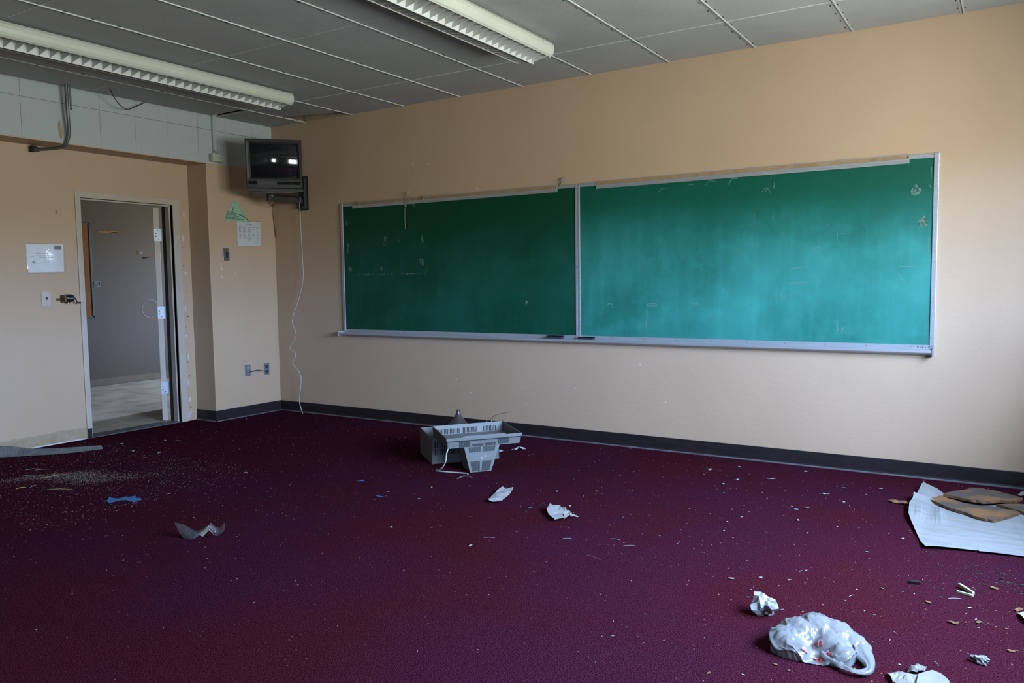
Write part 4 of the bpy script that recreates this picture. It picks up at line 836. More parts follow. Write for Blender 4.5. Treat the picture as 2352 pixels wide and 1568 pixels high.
# ------------------------------------------------------------------ litter on the carpet
def tri(x): x = x % 2.0; return x if x < 1 else 2-x
def folds(seed, h, lam, k=4):
    rn = random.Random(seed); W_ = []
    for i in range(k):
        a = rn.uniform(0,math.pi); W_.append((math.cos(a),math.sin(a),lam*rn.uniform(0.7,1.8),rn.uniform(0,2)))
    return lambda x, y: h*sum(tri((x*c+y*s)/l_*2+p) for c, s, l_, p in W_)/k
def sheet(name, pts, cut, zf, m_, label, cat, group=None, th=0.0007, parent=None, zoff=0.002, smooth=False):
    bm = bmesh.new(); f = bm.faces.new([bm.verts.new((x,y,0)) for x, y in pts]); bmesh.ops.triangulate(bm, faces=[f])
    x0, x1 = min(p[0] for p in pts), max(p[0] for p in pts); y0, y1 = min(p[1] for p in pts), max(p[1] for p in pts)
    for ax, a, b_ in ((0,x0,x1),(1,y0,y1)):
        t = a+cut
        while t < b_:
            co = (t,0,0) if ax == 0 else (0,t,0); no = (1,0.13,0) if ax == 0 else (-0.13,1,0)
            bmesh.ops.bisect_plane(bm, geom=bm.verts[:]+bm.edges[:]+bm.faces[:], plane_co=co if ax else (t,(y0+y1)/2,0), plane_no=no, dist=1e-6); t += cut
    bm.verts.ensure_lookup_table()
    for v in bm.verts: v.co.z = zoff+max(0,zf(v.co.x,v.co.y))
    bm.faces.ensure_lookup_table()
    q = MB(); q.v = [tuple(v.co) for v in bm.verts]; idx = {v: i for i, v in enumerate(bm.verts)}; q.f = [tuple(idx[v] for v in f.verts) for f in bm.faces]; bm.free()
    c = (sum(p[0] for p in pts)/len(pts), sum(p[1] for p in pts)/len(pts), 0)
    return q.build(name, m_, parent, base=None if parent else c, label=label, cat=cat, group=group, solid=th, smooth=smooth)
P1 = [(3.635,-1.501),(3.674,-1.524),(3.701,-1.485),(3.728,-1.537),(3.759,-1.62),(3.78,-1.691),(3.789,-1.74),(3.82,-1.794),(3.776,-1.808),(3.745,-1.812),(3.721,-1.792),(3.698,-1.737),(3.678,-1.665),(3.655,-1.593)]
f1 = folds(3,0.030,0.07,5); sheet('crumpled_paper', P1, 0.016, lambda x,y: f1(x,y)-0.004+0.010*max(0,(-1.74-y)*12), 'paper', 'long crumpled white paper between the broken television and the scrap', 'paper')
P2a = [(4.101,-1.74),(4.132,-1.759),(4.166,-1.744),(4.237,-1.824),(4.28,-1.902),(4.248,-1.949),(4.174,-1.882),(4.129,-1.826)]
P2b = [(4.156,-1.75),(4.193,-1.729),(4.211,-1.756),(4.268,-1.806),(4.307,-1.853),(4.312,-1.884),(4.282,-1.845),(4.295,-1.938),(4.279,-1.902),(4.239,-1.834)]
t = thing('torn_paper', (4.21,-1.84,0), 'torn cream and white paper scrap with a curled strip, mid floor', 'paper')
f2 = folds(5,0.020,0.10,3); sheet('front_sheet', P2a, 0.02, lambda x,y: 0.006+f2(x,y)+0.018*max(0,min(1,(y+1.86)*8)), 'paper', None, None, parent=t)
f3 = folds(9,0.018,0.07,3); sheet('back_sheet', P2b, 0.02, lambda x,y: f3(x,y)+0.012, 'paper_warm', None, None, parent=t)
MB().ribbon([(4.262,-1.812,0.012),(4.285,-1.816,0.014),(4.318,-1.822,0.010)],0.010,Vector((0.3,0.8,0.3)).normalized(),0.0008).build('curled_strip', 'paper', t)
# big paper sheet under the fallen ceiling tile pieces
SH = [(5.827,-0.277),(5.903,-0.335),(5.938,-0.399),(6.06,-0.42),(6.30,-0.40),(6.66,-0.42),(6.70,-1.20),(6.50,-1.33),(6.33,-1.363),(6.256,-1.38),(6.148,-1.4),(6.144,-1.372),(6.137,-1.389),(6.026,-1.422),(5.934,-1.466),(5.907,-1.368),(5.875,-1.231),(5.838,-1.076),(5.814,-0.956),(5.797,-0.74),(5.80,-0.688),(5.805,-0.621),(5.799,-0.532),(5.812,-0.531),(5.821,-0.331)]
def zs(x, y):
    r_ = 0.026*math.exp(-((y+0.60+0.10*(x-5.8))/0.026)**2)+0.016*math.exp(-((y+0.78+0.16*(x-5.8))/0.022)**2)+0.010*math.exp(-((y+0.90+0.05*(x-5.8))/0.018)**2)
    r_ *= max(0,min(1,(6.10-x)/0.25))
    e_ = 0.022*max(0,min(1,(5.90-x)/0.10))+0.012*max(0,min(1,(-1.36-y)/0.08))
    return 0.004+r_+e_+0.004*abs(noise.noise((x*7,y*7,0.4)))+(0.020*max(0,(-0.45-y)*0) if x > 5.95 else 0.018*max(0,min(1,(y+0.50)*6)))
sheet('paper_sheet', SH, 0.016, zs, 'drop_sheet', 'big stained white paper sheet on the carpet near the right wall', 'paper sheet', th=0.0009)
def slab(name, pts, z0, th, tilt, label):
    cx = sum(p[0] for p in pts)/len(pts); cy = sum(p[1] for p in pts)/len(pts); q = MB()
    rn = random.Random(len(pts)*7); k = len(pts); P = []
    for i in range(k):      # ragged edge: every side gets two extra points
        a, b_ = Vector(pts[i]), Vector(pts[(i+1)%k]); nn_ = Vector((b_.y-a.y, a.x-b_.x)).normalized()
        P += [a]+[a.lerp(b_,s_)+nn_*rn.uniform(-0.007,0.007) for s_ in (0.33,0.66)]
    zz = lambda p: z0+tilt[0]*(p[0]-cx)+tilt[1]*(p[1]-cy)
    q.v = [(p.x,p.y,zz(p)) for p in P]+[(p.x+rn.uniform(-.004,.004),p.y+rn.uniform(-.004,.004),zz(p)+th) for p in P]; k = len(P)
    q.f = [tuple(range(k))[::-1],tuple(range(k,2*k))]+[(i,(i+1)%k,k+(i+1)%k,k+i) for i in range(k)]
    t = thing(name, (cx,cy,z0), label, 'ceiling tile', 'fallen ceiling tile pieces')
    e_ = MB(); e_.v = q.v; e_.f = q.f[2:]; e_.build('broken_edge', 'tile_edge', t)
    e_ = MB(); e_.v = q.v; e_.f = q.f[:2]; e_.build('face', 'tile_back', t)
    return t
slab('ceiling_tile_fragment', [(5.875,-0.612),(5.927,-0.516),(5.944,-0.524),(6.043,-0.604),(6.126,-0.632),(6.156,-0.613),(6.20,-0.612),(6.309,-0.66),(6.272,-0.74),(6.20,-0.869),(6.156,-0.867),(6.023,-0.765)], 0.012, 0.014, (0.0,0.015), 'brown pointed ceiling tile fragment in front on the paper sheet')
slab('ceiling_tile_fragment', [(5.943,-0.495),(6.005,-0.384),(6.032,-0.348),(6.076,-0.267),(6.126,-0.261),(6.209,-0.304),(6.289,-0.366),(6.323,-0.392),(6.297,-0.464),(6.238,-0.497),(6.181,-0.538),(6.14,-0.567),(6.082,-0.562)], 0.024, 0.014, (0.01,0.0), 'orange-brown ceiling tile fragment at the back nearest the baseboard')
slab('ceiling_tile_fragment', [(6.20,-0.548),(6.245,-0.513),(6.302,-0.482),(6.40,-0.43),(6.62,-0.50),(6.58,-0.66),(6.43,-0.72),(6.325,-0.645)], 0.012, 0.014, (0.0,0.0), 'brown ceiling tile fragment cut by the right picture edge')
# crumpled tissue
def blob(name, c, rad, seed, m_, label, cat, amp=0.35, sub=3, flat=0.0, lobes=5):
    rn = random.Random(seed); bm = bmesh.new(); bmesh.ops.create_icosphere(bm, subdivisions=sub, radius=1)
    L_ = [(Vector((rn.uniform(-1,1),rn.uniform(-1,1),rn.uniform(-0.3,1))).normalized(), rn.uniform(0.2,0.9)) for _ in range(lobes)]
    for v in bm.verts:
        d_ = v.co.normalized(); r_ = 0.62+amp*(tri(d_.dot(Vector((2.1,0.7,1.1)))*1.6+seed)+tri(d_.dot(Vector((-0.9,2.3,0.8)))*1.7)+tri(d_.dot(Vector((0.6,-1.1,2.2)))*1.5)-1.5)*0.5
        for l_, s_ in L_: r_ += 0.62*s_*max(0,d_.dot(l_))**7
        v.co = Vector((d_.x*rad[0],d_.y*rad[1],d_.z*rad[2]))*r_+Vector((c[0],c[1],rad[2]*0.55)); v.co.z = max(0.001,v.co.z)
    q = MB(); q.v = [tuple(v.co) for v in bm.verts]; idx = {v:i for i,v in enumerate(bm.verts)}; q.f = [tuple(idx[v] for v in f.verts) for f in bm.faces]; bm.free()
    return q.build(name, m_, base=(c[0],c[1],0), label=label, cat=cat)
def scrunch(name, pts, cut, seed, h, lam, m_, label, cat, **k):
    ff = folds(seed,h,lam,6); cx = sum(p[0] for p in pts)/len(pts); cy = sum(p[1] for p in pts)/len(pts); R_ = max(math.hypot(p[0]-cx,p[1]-cy) for p in pts)
    return sheet(name, pts, cut, lambda x,y: (ff(x,y)-0.25*h)*1.5*max(0.15,1-0.75*(math.hypot(x-cx,y-cy)/R_)**2), m_, label, cat, **k)
blob('crumpled_tissue', (5.492,-2.548), (0.052,0.044,0.046), 4, 'tissue', 'scrunched white tissue left of the plastic bag', 'tissue', amp=0.5, lobes=8)
# plastic carrier bag
e1 = Vector((0.847,0.532,0)); e2 = Vector((-0.532,0.847,0)); BC = Vector((5.715,-2.745,0))
bagt = thing('plastic_bag', BC, 'white plastic carrier bag with red print lying crumpled on the carpet', 'plastic bag')
import numpy as np
def relax_bag(nu=84, nv=64, slack=1.30, steps=100):
    """a slack film over the bag's footprint, let down by position-based relaxation so that it buckles into folds"""
    rg = np.random.RandomState(11)
    U, V = np.meshgrid(np.linspace(-1,1,nu), np.linspace(-1,1,nv))
    dx, dy = U*np.sqrt(1-V*V/2), V*np.sqrt(1-U*U/2); th = np.arctan2(dy,dx)
    R1_ = 0.160*(1+0.05*np.cos(2*th-0.5)+0.05*np.cos(3*th+1.0)); R2_ = 0.112*(1+0.07*np.cos(3*th-0.7)+0.34*np.exp(-((th+1.25)/0.32)**2)+0.10*np.exp(-((th-1.1)/0.4)**2))
    X = np.stack([dx*R1_, dy*R2_, np.zeros_like(dx)], -1); rest = X.copy()
    rr = np.sqrt(dx*dx+dy*dy); X[...,2] = 0.10*(1-rr**3)*(1-0.35*np.clip(dx,0,1))+0.004
    X[...,2] += 0.010*rg.randn(nv,nu)*(rr < 0.97)
    prev = X.copy(); edge = np.zeros((nv,nu),bool); edge[0,:]=edge[-1,:]=edge[:,0]=edge[:,-1]=True; E0 = X[edge].copy(); E0[:,2] = 0.002
    sl = slack*(1+0.08*np.sin(9*rest[...,0]*7+3)*np.cos(rest[...,1]*40))
    def pairs(du, dv, st):
        out = []
        for ph in range(2):
            iu = np.arange(0,nu-abs(du)); iv = np.arange(0,nv-dv)
            A, B_ = np.meshgrid(iu, iv); A = A+(abs(du) if du < 0 else 0)
            key = (B_ // max(1,dv)) % 2 if dv else (A // max(1,du)) % 2
            m_ = key == ph; a_ = (B_[m_], A[m_]); b2 = (B_[m_]+dv, A[m_]+du)
            l0 = np.linalg.norm(rest[a_]-rest[b2],axis=-1)*0.5*(sl[a_]+sl[b2]); out.append((a_,b2,l0,st))
        return out
    C = pairs(1,0,1.0)+pairs(0,1,1.0)+pairs(1,1,0.8)+pairs(-1,1,0.8)+pairs(3,0,0.02)+pairs(0,3,0.02)
    LP = [(-0.105,0.010,0.070,0.075),(-0.05,0.045,0.084,0.080),(0.015,0.060,0.092,0.085),(0.070,0.040,0.076,0.080),(0.110,0.000,0.050,0.060),(0.045,-0.095,0.050,0.055),(-0.095,-0.040,0.048,0.060),(0.035,-0.020,0.062,0.070)]
    def support(q):                       # air pockets and whatever is left inside hold the film up
        z_ = np.zeros(q.shape[:2])
        for cx_, cy_, h_, r_ in LP: z_ = np.maximum(z_, h_*np.sqrt(np.clip(1-((q[...,0]-cx_)**2+(q[...,1]-cy_)**2)/r_**2,0,1)))
        return z_+0.002
    for it in range(steps):
        f = it/steps; p_ = 0.00034*max(0.0,1-1.0*f)
        n_ = np.cross(np.gradient(X,axis=1), np.gradient(X,axis=0)); n_ /= np.linalg.norm(n_,axis=-1,keepdims=True)+1e-9
        new = X+(X-prev)*0.90; new += n_*p_; new[...,2] -= 0.00022
        dent = np.exp(-((X[...,0]+0.045+0.4*X[...,1])/0.06)**2-((X[...,1]+0.035)/0.022)**2); new[...,2] -= 0.0007*dent*(f > 0.25)
        prev = X; X = new
        for _ in range(9):
            for a_, b2, l0, st in C:
                d_ = X[b2]-X[a_]; l_ = np.linalg.norm(d_,axis=-1); k_ = (0.5*st*(l_-l0)/(l_+1e-9))[:,None]; k_ = np.where((l_ < l0)[:,None], k_*0.55, k_)
                X[a_] += d_*k_; X[b2] -= d_*k_
            X[edge] = E0; X[...,2] = np.maximum(X[...,2],np.where(rr < 0.93, support(X), 0.002))
    for _ in range(1):
        X[1:-1,1:-1] = 0.5*X[1:-1,1:-1]+0.125*(X[:-2,1:-1]+X[2:,1:-1]+X[1:-1,:-2]+X[1:-1,2:])
    for j in range(1,nv-1):               # fine crinkles
        for i in range(1,nu-1):
            vd = noise.voronoi((rest[j,i,0]*36,rest[j,i,1]*44,0.3))[0]; v2 = noise.voronoi((rest[j,i,0]*80,rest[j,i,1]*95,2.3))[0]
            X[j,i,2] = max(0.002, X[j,i,2]+(0.0050*(min(1,(vd[1]-vd[0])*1.7)-0.4)+0.0018*(min(1,(v2[1]-v2[0])*1.7)-0.4))*min(1,(1-rr[j,i])*6))
    return X
BX = relax_bag(); nv_, nu_ = BX.shape[:2]
vs = [BC+e1*float(p[0])+e2*float(p[1])+Vector((0,0,float(p[2]))) for p in BX.reshape(-1,3)]
fs = [(j*nu_+i,j*nu_+i+1,(j+1)*nu_+i+1,(j+1)*nu_+i) for j in range(nv_-1) for i in range(nu_-1)]
MB().add(vs, fs).build('bag_body', 'bag_film', bagt, smooth=True)
# handle loop: flattened gathered band lying toward the viewer
HP = smooth_path([(5.800,-2.640,0.040),(5.845,-2.695,0.034),(5.868,-2.755,0.024),(5.890,-2.820,0.020),(5.890,-2.862,0.016),(5.868,-2.886,0.014),(5.838,-2.886,0.014),(5.812,-2.872,0.016),(5.790,-2.856,0.018),(5.768,-2.838,0.022),(5.752,-2.818,0.030)],6)
k = len(HP); ctr = Vector((5.822,-2.79,0.02)); hv = []; hf = []
for i, p in enumerate(HP):
    o_ = (p-ctr); o_.z = 0; o_.normalize(); f_ = i/(k-1); wd = 0.024+0.075*max(0,1-f_/0.40)**1.1+0.030*max(0,(f_-0.66)/0.34)**1.1
    for j in range(7):
        s_ = j/6-0.35; q = p-o_*wd*s_*1.1; q.z = max(0.002,p.z*0.8+0.005*math.sin(j*2.1+i*0.22)+0.008*(0.25-(j/6-0.5)**2)*4); hv.append(q)
hf = [(i*7+j,i*7+j+1,(i+1)*7+j+1,(i+1)*7+j) for i in range(k-1) for j in range(6)]
MB().add(hv, hf).build('bag_handle', 'bag_film', bagt, smooth=True, solid=0.0008)
# grey folds seen inside the mouth, and the red print
FL_ = BX.reshape(-1,3)
def on_bag(dx, dy, lift=0.0015):       # the bag's skin above an offset in its own frame
    d2 = (FL_[:,0]-dx)**2+(FL_[:,1]-dy)**2; w_ = np.argsort(d2)[:5]; z_ = float(FL_[w_,2].max())
    p = BC+e1*dx+e2*dy; return Vector((p.x,p.y,z_+lift))-e2*lift
def bag_stroke(pts, wd, nm, m_):
    P = smooth_path([on_bag(*p) for p in pts],4); sd = []
    for i in range(len(P)):
        t_ = P[min(i+1,len(P)-1)]-P[max(i-1,0)]; sd.append(t_.cross(Vector((0.3,-0.5,0.8))).normalized())
    MB().ribbon(P, wd, sd, 0.0008).build(nm, m_, bagt)
for pts, w_ in [([(-0.086,-0.080),(-0.076,-0.084),(-0.066,-0.087)],0.006),([(-0.048,-0.088),(-0.040,-0.091),(-0.036,-0.0885),(-0.028,-0.092)],0.005),
                ([(-0.042,-0.097),(-0.036,-0.101),(-0.028,-0.100),(-0.020,-0.095),(-0.016,-0.090)],0.0045),([(-0.010,-0.097),(-0.006,-0.092),(0.000,-0.094),(-0.002,-0.100),(-0.008,-0.101),(-0.010,-0.097)],0.004)]: bag_stroke(pts, w_, 'red_script', 'red_print')
vs, fs = text_mesh('Ha', 0.026)
MB().add([on_bag(-0.020+x*0.9+y*0.25, -0.048+y*0.9-x*0.35, 0.0025) for x, y, z in vs], fs).build('red_lettering', 'red_print', bagt)

# clear plastic shard, blue paper, pieces of foil and card
SHD = [(2.646,-2.98),(2.729,-3.012),(2.763,-2.979),(2.83,-3.005),(2.817,-2.949),(2.88,-2.977),(2.848,-2.931),(2.973,-3.023),(2.927,-3.013),(2.865,-2.986),(2.908,-3.072),(2.869,-3.083)]
rc = Vector((0.847,0.532,0)); g0 = Vector((2.84,-3.03,0))
t = thing('plastic_shard', g0, 'curled clear plastic shard with a tan strip on the carpet', 'plastic')
def curl(pts, nm, m_):
    MB().add([g0+rc*a+Vector((-0.3,0.5,0))*b_*0.3+Vector((0,0,c)) for a,b_,c in pts], [tuple(range(len(pts)))]).build(nm, m_, t, solid=0.0008)
MB().ribbon(smooth_path([g0+rc*a+Vector((-0.3,0.5,0))*b_+Vector((0,0,c)) for a,b_,c in [(-0.165,0.05,0.070),(-0.125,0.03,0.040),(-0.085,0.0,0.020),(-0.045,-0.02,0.018),(-0.010,-0.01,0.036),(0.020,0.02,0.062)]],5), [0.004,0.014,0.024,0.034,0.044,0.052,0.058,0.062,0.064,0.064,0.064,0.062,0.060,0.056,0.050,0.044,0.038,0.034,0.030,0.028,0.024,0.020,0.016,0.014,0.012,0.010], Vector((-0.25,0.45,0.62)).normalized(), 0.0008).build('film', 'shard_film', t, smooth=True)
MB().ribbon([g0+rc*a+Vector((-0.3,0.5,0))*0.0+Vector((0,0,c)) for a,c in [(-0.020,0.010),(0.000,0.030),(0.028,0.060)]], 0.020, Vector((0.6,0.1,-0.25)).normalized(), 0.0012).build('tan_strip', 'masking_tape', t)
MB().ribbon(smooth_path([g0+rc*a+Vector((0,0,c)) for a,c in [(0.025,0.058),(0.055,0.030),(0.085,0.040),(0.100,0.055)]],4), 0.042, Vector((-0.2,0.3,0.7)).normalized(), 0.0008).build('film_end', 'shard_film', t, smooth=True)
BLU = [(1.707,-2.915),(1.736,-2.879),(1.672,-2.828),(1.711,-2.835),(1.764,-2.822),(1.75,-2.779),(1.787,-2.775),(1.799,-2.74),(1.841,-2.762),(1.872,-2.75),(1.867,-2.772),(1.911,-2.769),(1.902,-2.799),(1.921,-2.816),(1.931,-2.835),(1.896,-2.825),(1.835,-2.82),(1.81,-2.846),(1.809,-2.887),(1.811,-2.918),(1.759,-2.891)]
fb = folds(2,0.006,0.08,3); sheet('blue_paper', BLU, 0.03, lambda x,y: fb(x,y), 'blue_paper', 'jagged cut-out of bright blue paper on the left carpet', 'paper')
def flake(name, c, r_, rot, asp, m_, label, cat='scrap', group=None, h=0.006, seed=1, k=6):
    rn = random.Random(seed); P = []
    for i in range(k):
        a = 2*math.pi*i/k; q = rn.uniform(0.6,1.1); x, y = r_*q*math.cos(a), r_*q*asp*math.sin(a)
        P.append((c[0]+x*math.cos(rot)-y*math.sin(rot), c[1]+x*math.sin(rot)+y*math.cos(rot)))
    ff = folds(seed,h,r_*1.2,3); return sheet(name, P, r_*0.45, ff, m_, label, cat, group, th=0.0012, zoff=0.001)
flake('blue_paper', (3.107,-2.022), 0.030, 0.4, 0.5, 'blue_paper', 'small blue paper chip on the carpet in mid floor', 'paper', seed=3, h=0.012)
flake('blue_paper', (2.745,-1.790), 0.024, 1.0, 0.4, 'blue_paper', 'small dull blue chip left of the broken television', 'paper', seed=5, h=0.006)
scrunch('crumpled_paper', [(3.092,-0.545),(3.115,-0.520),(3.125,-0.49),(3.150,-0.455),(3.178,-0.47),(3.175,-0.51),(3.150,-0.515),(3.135,-0.545)], 0.011, 6, 0.040, 0.035, 'tissue', 'small crumpled white paper behind the television back cover', 'paper')
scrunch('crumpled_paper', [(3.015,-0.640),(3.03,-0.610),(3.05,-0.600),(3.070,-0.605),(3.065,-0.63),(3.04,-0.645)], 0.011, 8, 0.025, 0.03, 'tissue', 'tiny white paper wad half hidden by the television back cover', 'paper')
MB().ribbon(smooth_path([(3.255,-1.455,0.004),(3.275,-1.43,0.016),(3.305,-1.41,0.018),(3.335,-1.395,0.010)],4), [0.006,0.010,0.014,0.018,0.020,0.022,0.022,0.020,0.016,0.012,0.010,0.008,0.006], Vector((0.4,-0.7,0.5)).normalized(), 0.001).build('curled_chip', 'paper_warm', base=(3.29,-1.42,0), label='curled tan and white chip before the television cover', cat='scrap')
t = thing('plastic_clip', (6.12,-1.95,0), 'pale yellow V-shaped plastic clip on the right carpet', 'clip')
MB().add(*fbox(fr((6.093,-1.895,0.002),(0.053,-0.077,0),(0.077,0.053,0),(0,0,1)),(0,0.094),(-0.006,0.006),(0.004,0.016))).build('long_arm', 'ivory_clip', t, bevel=0.002)
MB().add(*fbox(fr((6.088,-1.962,0.001),(0.057,-0.020,0),(0.020,0.057,0),(0,0,1)),(0,0.062),(-0.005,0.005),(0,0.009))).build('short_arm', 'ivory_clip', t, bevel=0.002)
MB().add(*fbox(fr((5.915,-1.952,0.001),(0.9,0.1,0),(-0.1,0.9,0),(0,0,1)),(0,0.044),(0,0.014),(0,0.012))).build('pen_cap', 'black_plastic', base=(5.93,-1.95,0), bevel=0.003, label='small black plastic stub on the right carpet', cat='pen cap')
blob('foil_wad', (6.188,-2.586), (0.034,0.022,0.018), 3, 'foil', 'speckled grey wad near the lower right corner', 'wad', amp=0.4)
scrunch('crumpled_paper', [(5.938,-2.82),(5.956,-2.813),(5.99,-2.815),(6.01,-2.806),(6.043,-2.797),(6.054,-2.834),(6.05,-2.90),(5.964,-2.887),(5.95,-2.852)], 0.012, 11, 0.030, 0.05, 'card_cream', 'bluish crumpled paper at the bottom edge right of the bag', 'paper')
scrunch('foil_scrap', [(5.992,-2.796),(6.003,-2.750),(6.015,-2.732),(6.045,-2.722),(6.037,-2.76),(6.022,-2.79)], 0.010, 12, 0.040, 0.05, 'foil', 'shiny wrapper scrap on top of the bottom edge papers', 'wrapper', zoff=0.003)
fc = folds(21,0.006,0.1,3)
sheet('card_piece', [(6.027,-2.807),(6.062,-2.75),(6.086,-2.761),(6.108,-2.791),(6.123,-2.835),(6.11,-2.93),(6.027,-2.92)], 0.02, lambda x,y: 0.008+fc(x,y)+0.15*max(0,6.07-x), 'card_cream', 'cream card piece cut by the bottom picture edge', 'card')
scrunch('crumpled_tissue', [(6.292,-2.09),(6.305,-2.075),(6.36,-2.10),(6.39,-2.15),(6.34,-2.20),(6.315,-2.17)], 0.014, 14, 0.045, 0.04, 'tissue', 'white tissue cut by the right picture edge', 'tissue')
scrunch('crumpled_tissue', [(6.300,-0.20),(6.315,-0.15),(6.35,-0.14),(6.37,-0.18),(6.33,-0.21)], 0.012, 15, 0.035, 0.03, 'tissue', 'tiny white tissue by the baseboard at the right edge', 'tissue')
# peeled baseboard curling away from the door wall
P = smooth_path([(D+0.012,-3.6,0.050),(D+0.014,-3.1,0.050),(D+0.03,-2.85,0.047),(-0.20,-2.66,0.040),(-0.10,-2.53,0.034),(0.03,-2.43,0.028),(0.13,-2.31,0.023),(0.20,-2.19,0.020),(0.245,-2.09,0.018),(0.262,-2.035,0.016)],6); k = len(P); sd = []
for i in range(k):
    f_ = i/(k-1); T_ = P[min(i+1,k-1)]-P[max(i-1,0)]; lat = Vector((-T_.y,T_.x,0)).normalized(); an = 0 if f_ < 0.25 else min(1,(f_-0.25)/0.3)*1.05
    sd.append((Vector((0,0,1))*math.cos(an)+lat*math.sin(an)).normalized())
pb = thing('loose_baseboard', (0.05,-2.40,0), 'dark vinyl baseboard strip peeled off the wall by the doorway', 'baseboard strip')
wdt = [0.095 if i/(k-1) < 0.35 else 0.095-0.045*min(1,(i/(k-1)-0.35)/0.6) for i in range(k)]
P = [Vector((p.x,p.y,max(p.z, w_*0.5*abs(s_.z)+0.003))) for p, s_, w_ in zip(P, sd, wdt)]
MB().ribbon(P, wdt, sd, 0.0035).build('vinyl_face', 'base_vinyl', pb)
nrm_ = [((P[min(i+1,k-1)]-P[max(i-1,0)]).cross(sd[i])).normalized() for i in range(k)]
k0 = int(k*0.34); MB().ribbon([p+n_*0.0036 for p, n_ in zip(P,nrm_)][k0:], [w_*0.97 for i, w_ in enumerate(wdt[k0:])], sd[k0:], 0.0005).build('glue_side', 'base_back', pb)

# straw-like splinters by the door
for i, (x, y, l_, a, m_, lb) in enumerate([(0.499,-2.677,0.085,0.9,'wood_splint','pale splinter nearest the peeled baseboard'),(0.573,-2.646,0.10,0.8,'wood_splint','pale splinter right beside the nearest one'),(0.678,-2.782,0.10,0.75,'wood_splint','pale splinter at the left end of the dusty patch'),(0.838,-2.706,0.13,1.35,'straw','yellow straw on the dusty patch'),(1.228,-2.884,0.16,0.55,'straw','long yellow straw below the dusty patch'),(0.974,-2.99,0.06,1.5,'straw','short yellow straw at the left picture edge'),(1.00,-2.93,0.08,2.2,'wood_splint','small splinter crossing the dusty patch'),(0.52,-1.55,0.07,0.5,'straw','straw at the doorway threshold')]):
    d_ = Vector((math.cos(a),math.sin(a),0))*l_*0.5; c = Vector((x,y,0.005))
    MB().tube([c-d_,c+Vector((0,0,0.004)),c+d_],[0.0010,0.0019,0.0008],5).build('straw', m_, base=(x,y,0), label=lb, cat='straw', group='straws by the doorway')

# single scraps that can be told apart; each sits on its own spot of the carpet
SCR = [((3.236,-1.693),.012,'flake'),((3.075,-1.912),.012,'flake'),((3.335,-1.941),.012,'paper_warm'),((3.957,-1.404),.016,'plate_grey'),((4.17,-1.635),.010,'flake'),((4.076,-2.472),.014,'paper_warm'),((3.552,-2.44),.012,'flake'),((4.01,-1.852),.014,'dark_crumb'),((4.0,-1.789),.014,'plate_grey'),
 ((4.58,-.428),.022,'flake'),((4.77,-.76),.022,'tissue'),((4.997,-.499),.034,'tissue'),((4.814,-.614),.018,'flake'),((4.723,-.256),.012,'flake'),((5.139,-.188),.018,'tissue'),((5.61,-.415),.020,'tissue'),((5.351,-.70),.024,'tissue'),((5.418,-.496),.016,'flake'),((5.473,-.819),.012,'tissue'),((5.242,-1.044),.010,'flake'),((5.277,-1.101),.016,'plate_grey'),((5.023,-1.502),.012,'tissue'),((5.33,-1.291),.014,'tissue'),((5.417,-1.487),.010,'flake'),((5.06,-1.376),.009,'flake'),((5.323,-1.053),.026,'crumb'),((5.745,-.700),.055,'rust_chip'),((5.861,-.045),.022,'rust_chip'),((5.83,-1.347),.011,'flake'),((5.71,-1.633),.009,'flake'),((5.276,-2.269),.016,'tissue'),((5.377,-2.196),.011,'flake'),((5.487,-2.164),.010,'flake'),((5.379,-2.346),.007,'flake'),((5.743,-2.132),.006,'flake'),((5.83,-2.07),.011,'tissue'),((5.388,-2.432),.009,'plate_grey'),((6.215,-1.846),.022,'rust_chip'),((6.003,-2.133),.015,'crumb'),((6.138,-2.116),.012,'tissue'),((6.097,-2.296),.024,'rust_chip'),((6.175,-2.239),.016,'crumb'),((6.299,-2.046),.024,'rust_chip'),((6.275,-2.443),.016,'rust_chip'),((5.968,-2.737),.007,'tissue'),((5.55,-3.059),.007,'tissue'),((5.667,-2.957),.008,'crumb'),((5.622,-2.939),.009,'crumb'),((5.535,-2.487),.010,'plate_grey'),
 ((.206,-1.839),.022,'tissue'),((.147,-.557),.016,'tissue'),((.395,-1.579),.020,'flake'),((.556,-1.965),.022,'paper_warm'),((.801,-1.911),.026,'paper_warm'),((.855,-2.06),.012,'flake'),((.047,-2.50),.014,'flake'),((1.902,-2.008),.016,'paper_warm'),((1.927,-2.605),.010,'flake'),((2.374,-2.206),.012,'paper_warm')]
NM = {'flake':'white','tissue':'bright white','paper_warm':'tan','plate_grey':'grey','dark_crumb':'dark','crumb':'brown','rust_chip':'rusty brown'}
def zone(p):
    x, y = p
    for c_, nm in (((4.9,-.5),'along the baseboard below the chalkboard'),((5.2,-1.2),'on the carpet left of the paper sheet'),((5.4,-2.3),'on the carpet behind the plastic bag'),((6.1,-2.1),'on the carpet between clip and lower right corner'),((5.62,-2.95),'on the carpet before the plastic bag'),((3.7,-2.0),'on the carpet before the broken television'),((0.5,-1.6),'near the doorway'),((2.1,-2.3),'on the carpet right of the blue cut-out'),((5.8,-.4),'beside the paper sheet')):
        if math.hypot(x-c_[0],y-c_[1]) < best[0]: best[0] = math.hypot(x-c_[0],y-c_[1]); best[1] = nm
    return best[1]
LBL = {}
for p, r_, m_ in SCR:
    best = [9,'']; LBL.setdefault((NM[m_], zone(p)), []).append(p)
ORD = ['leftmost','second','third','fourth','fifth','sixth','seventh']
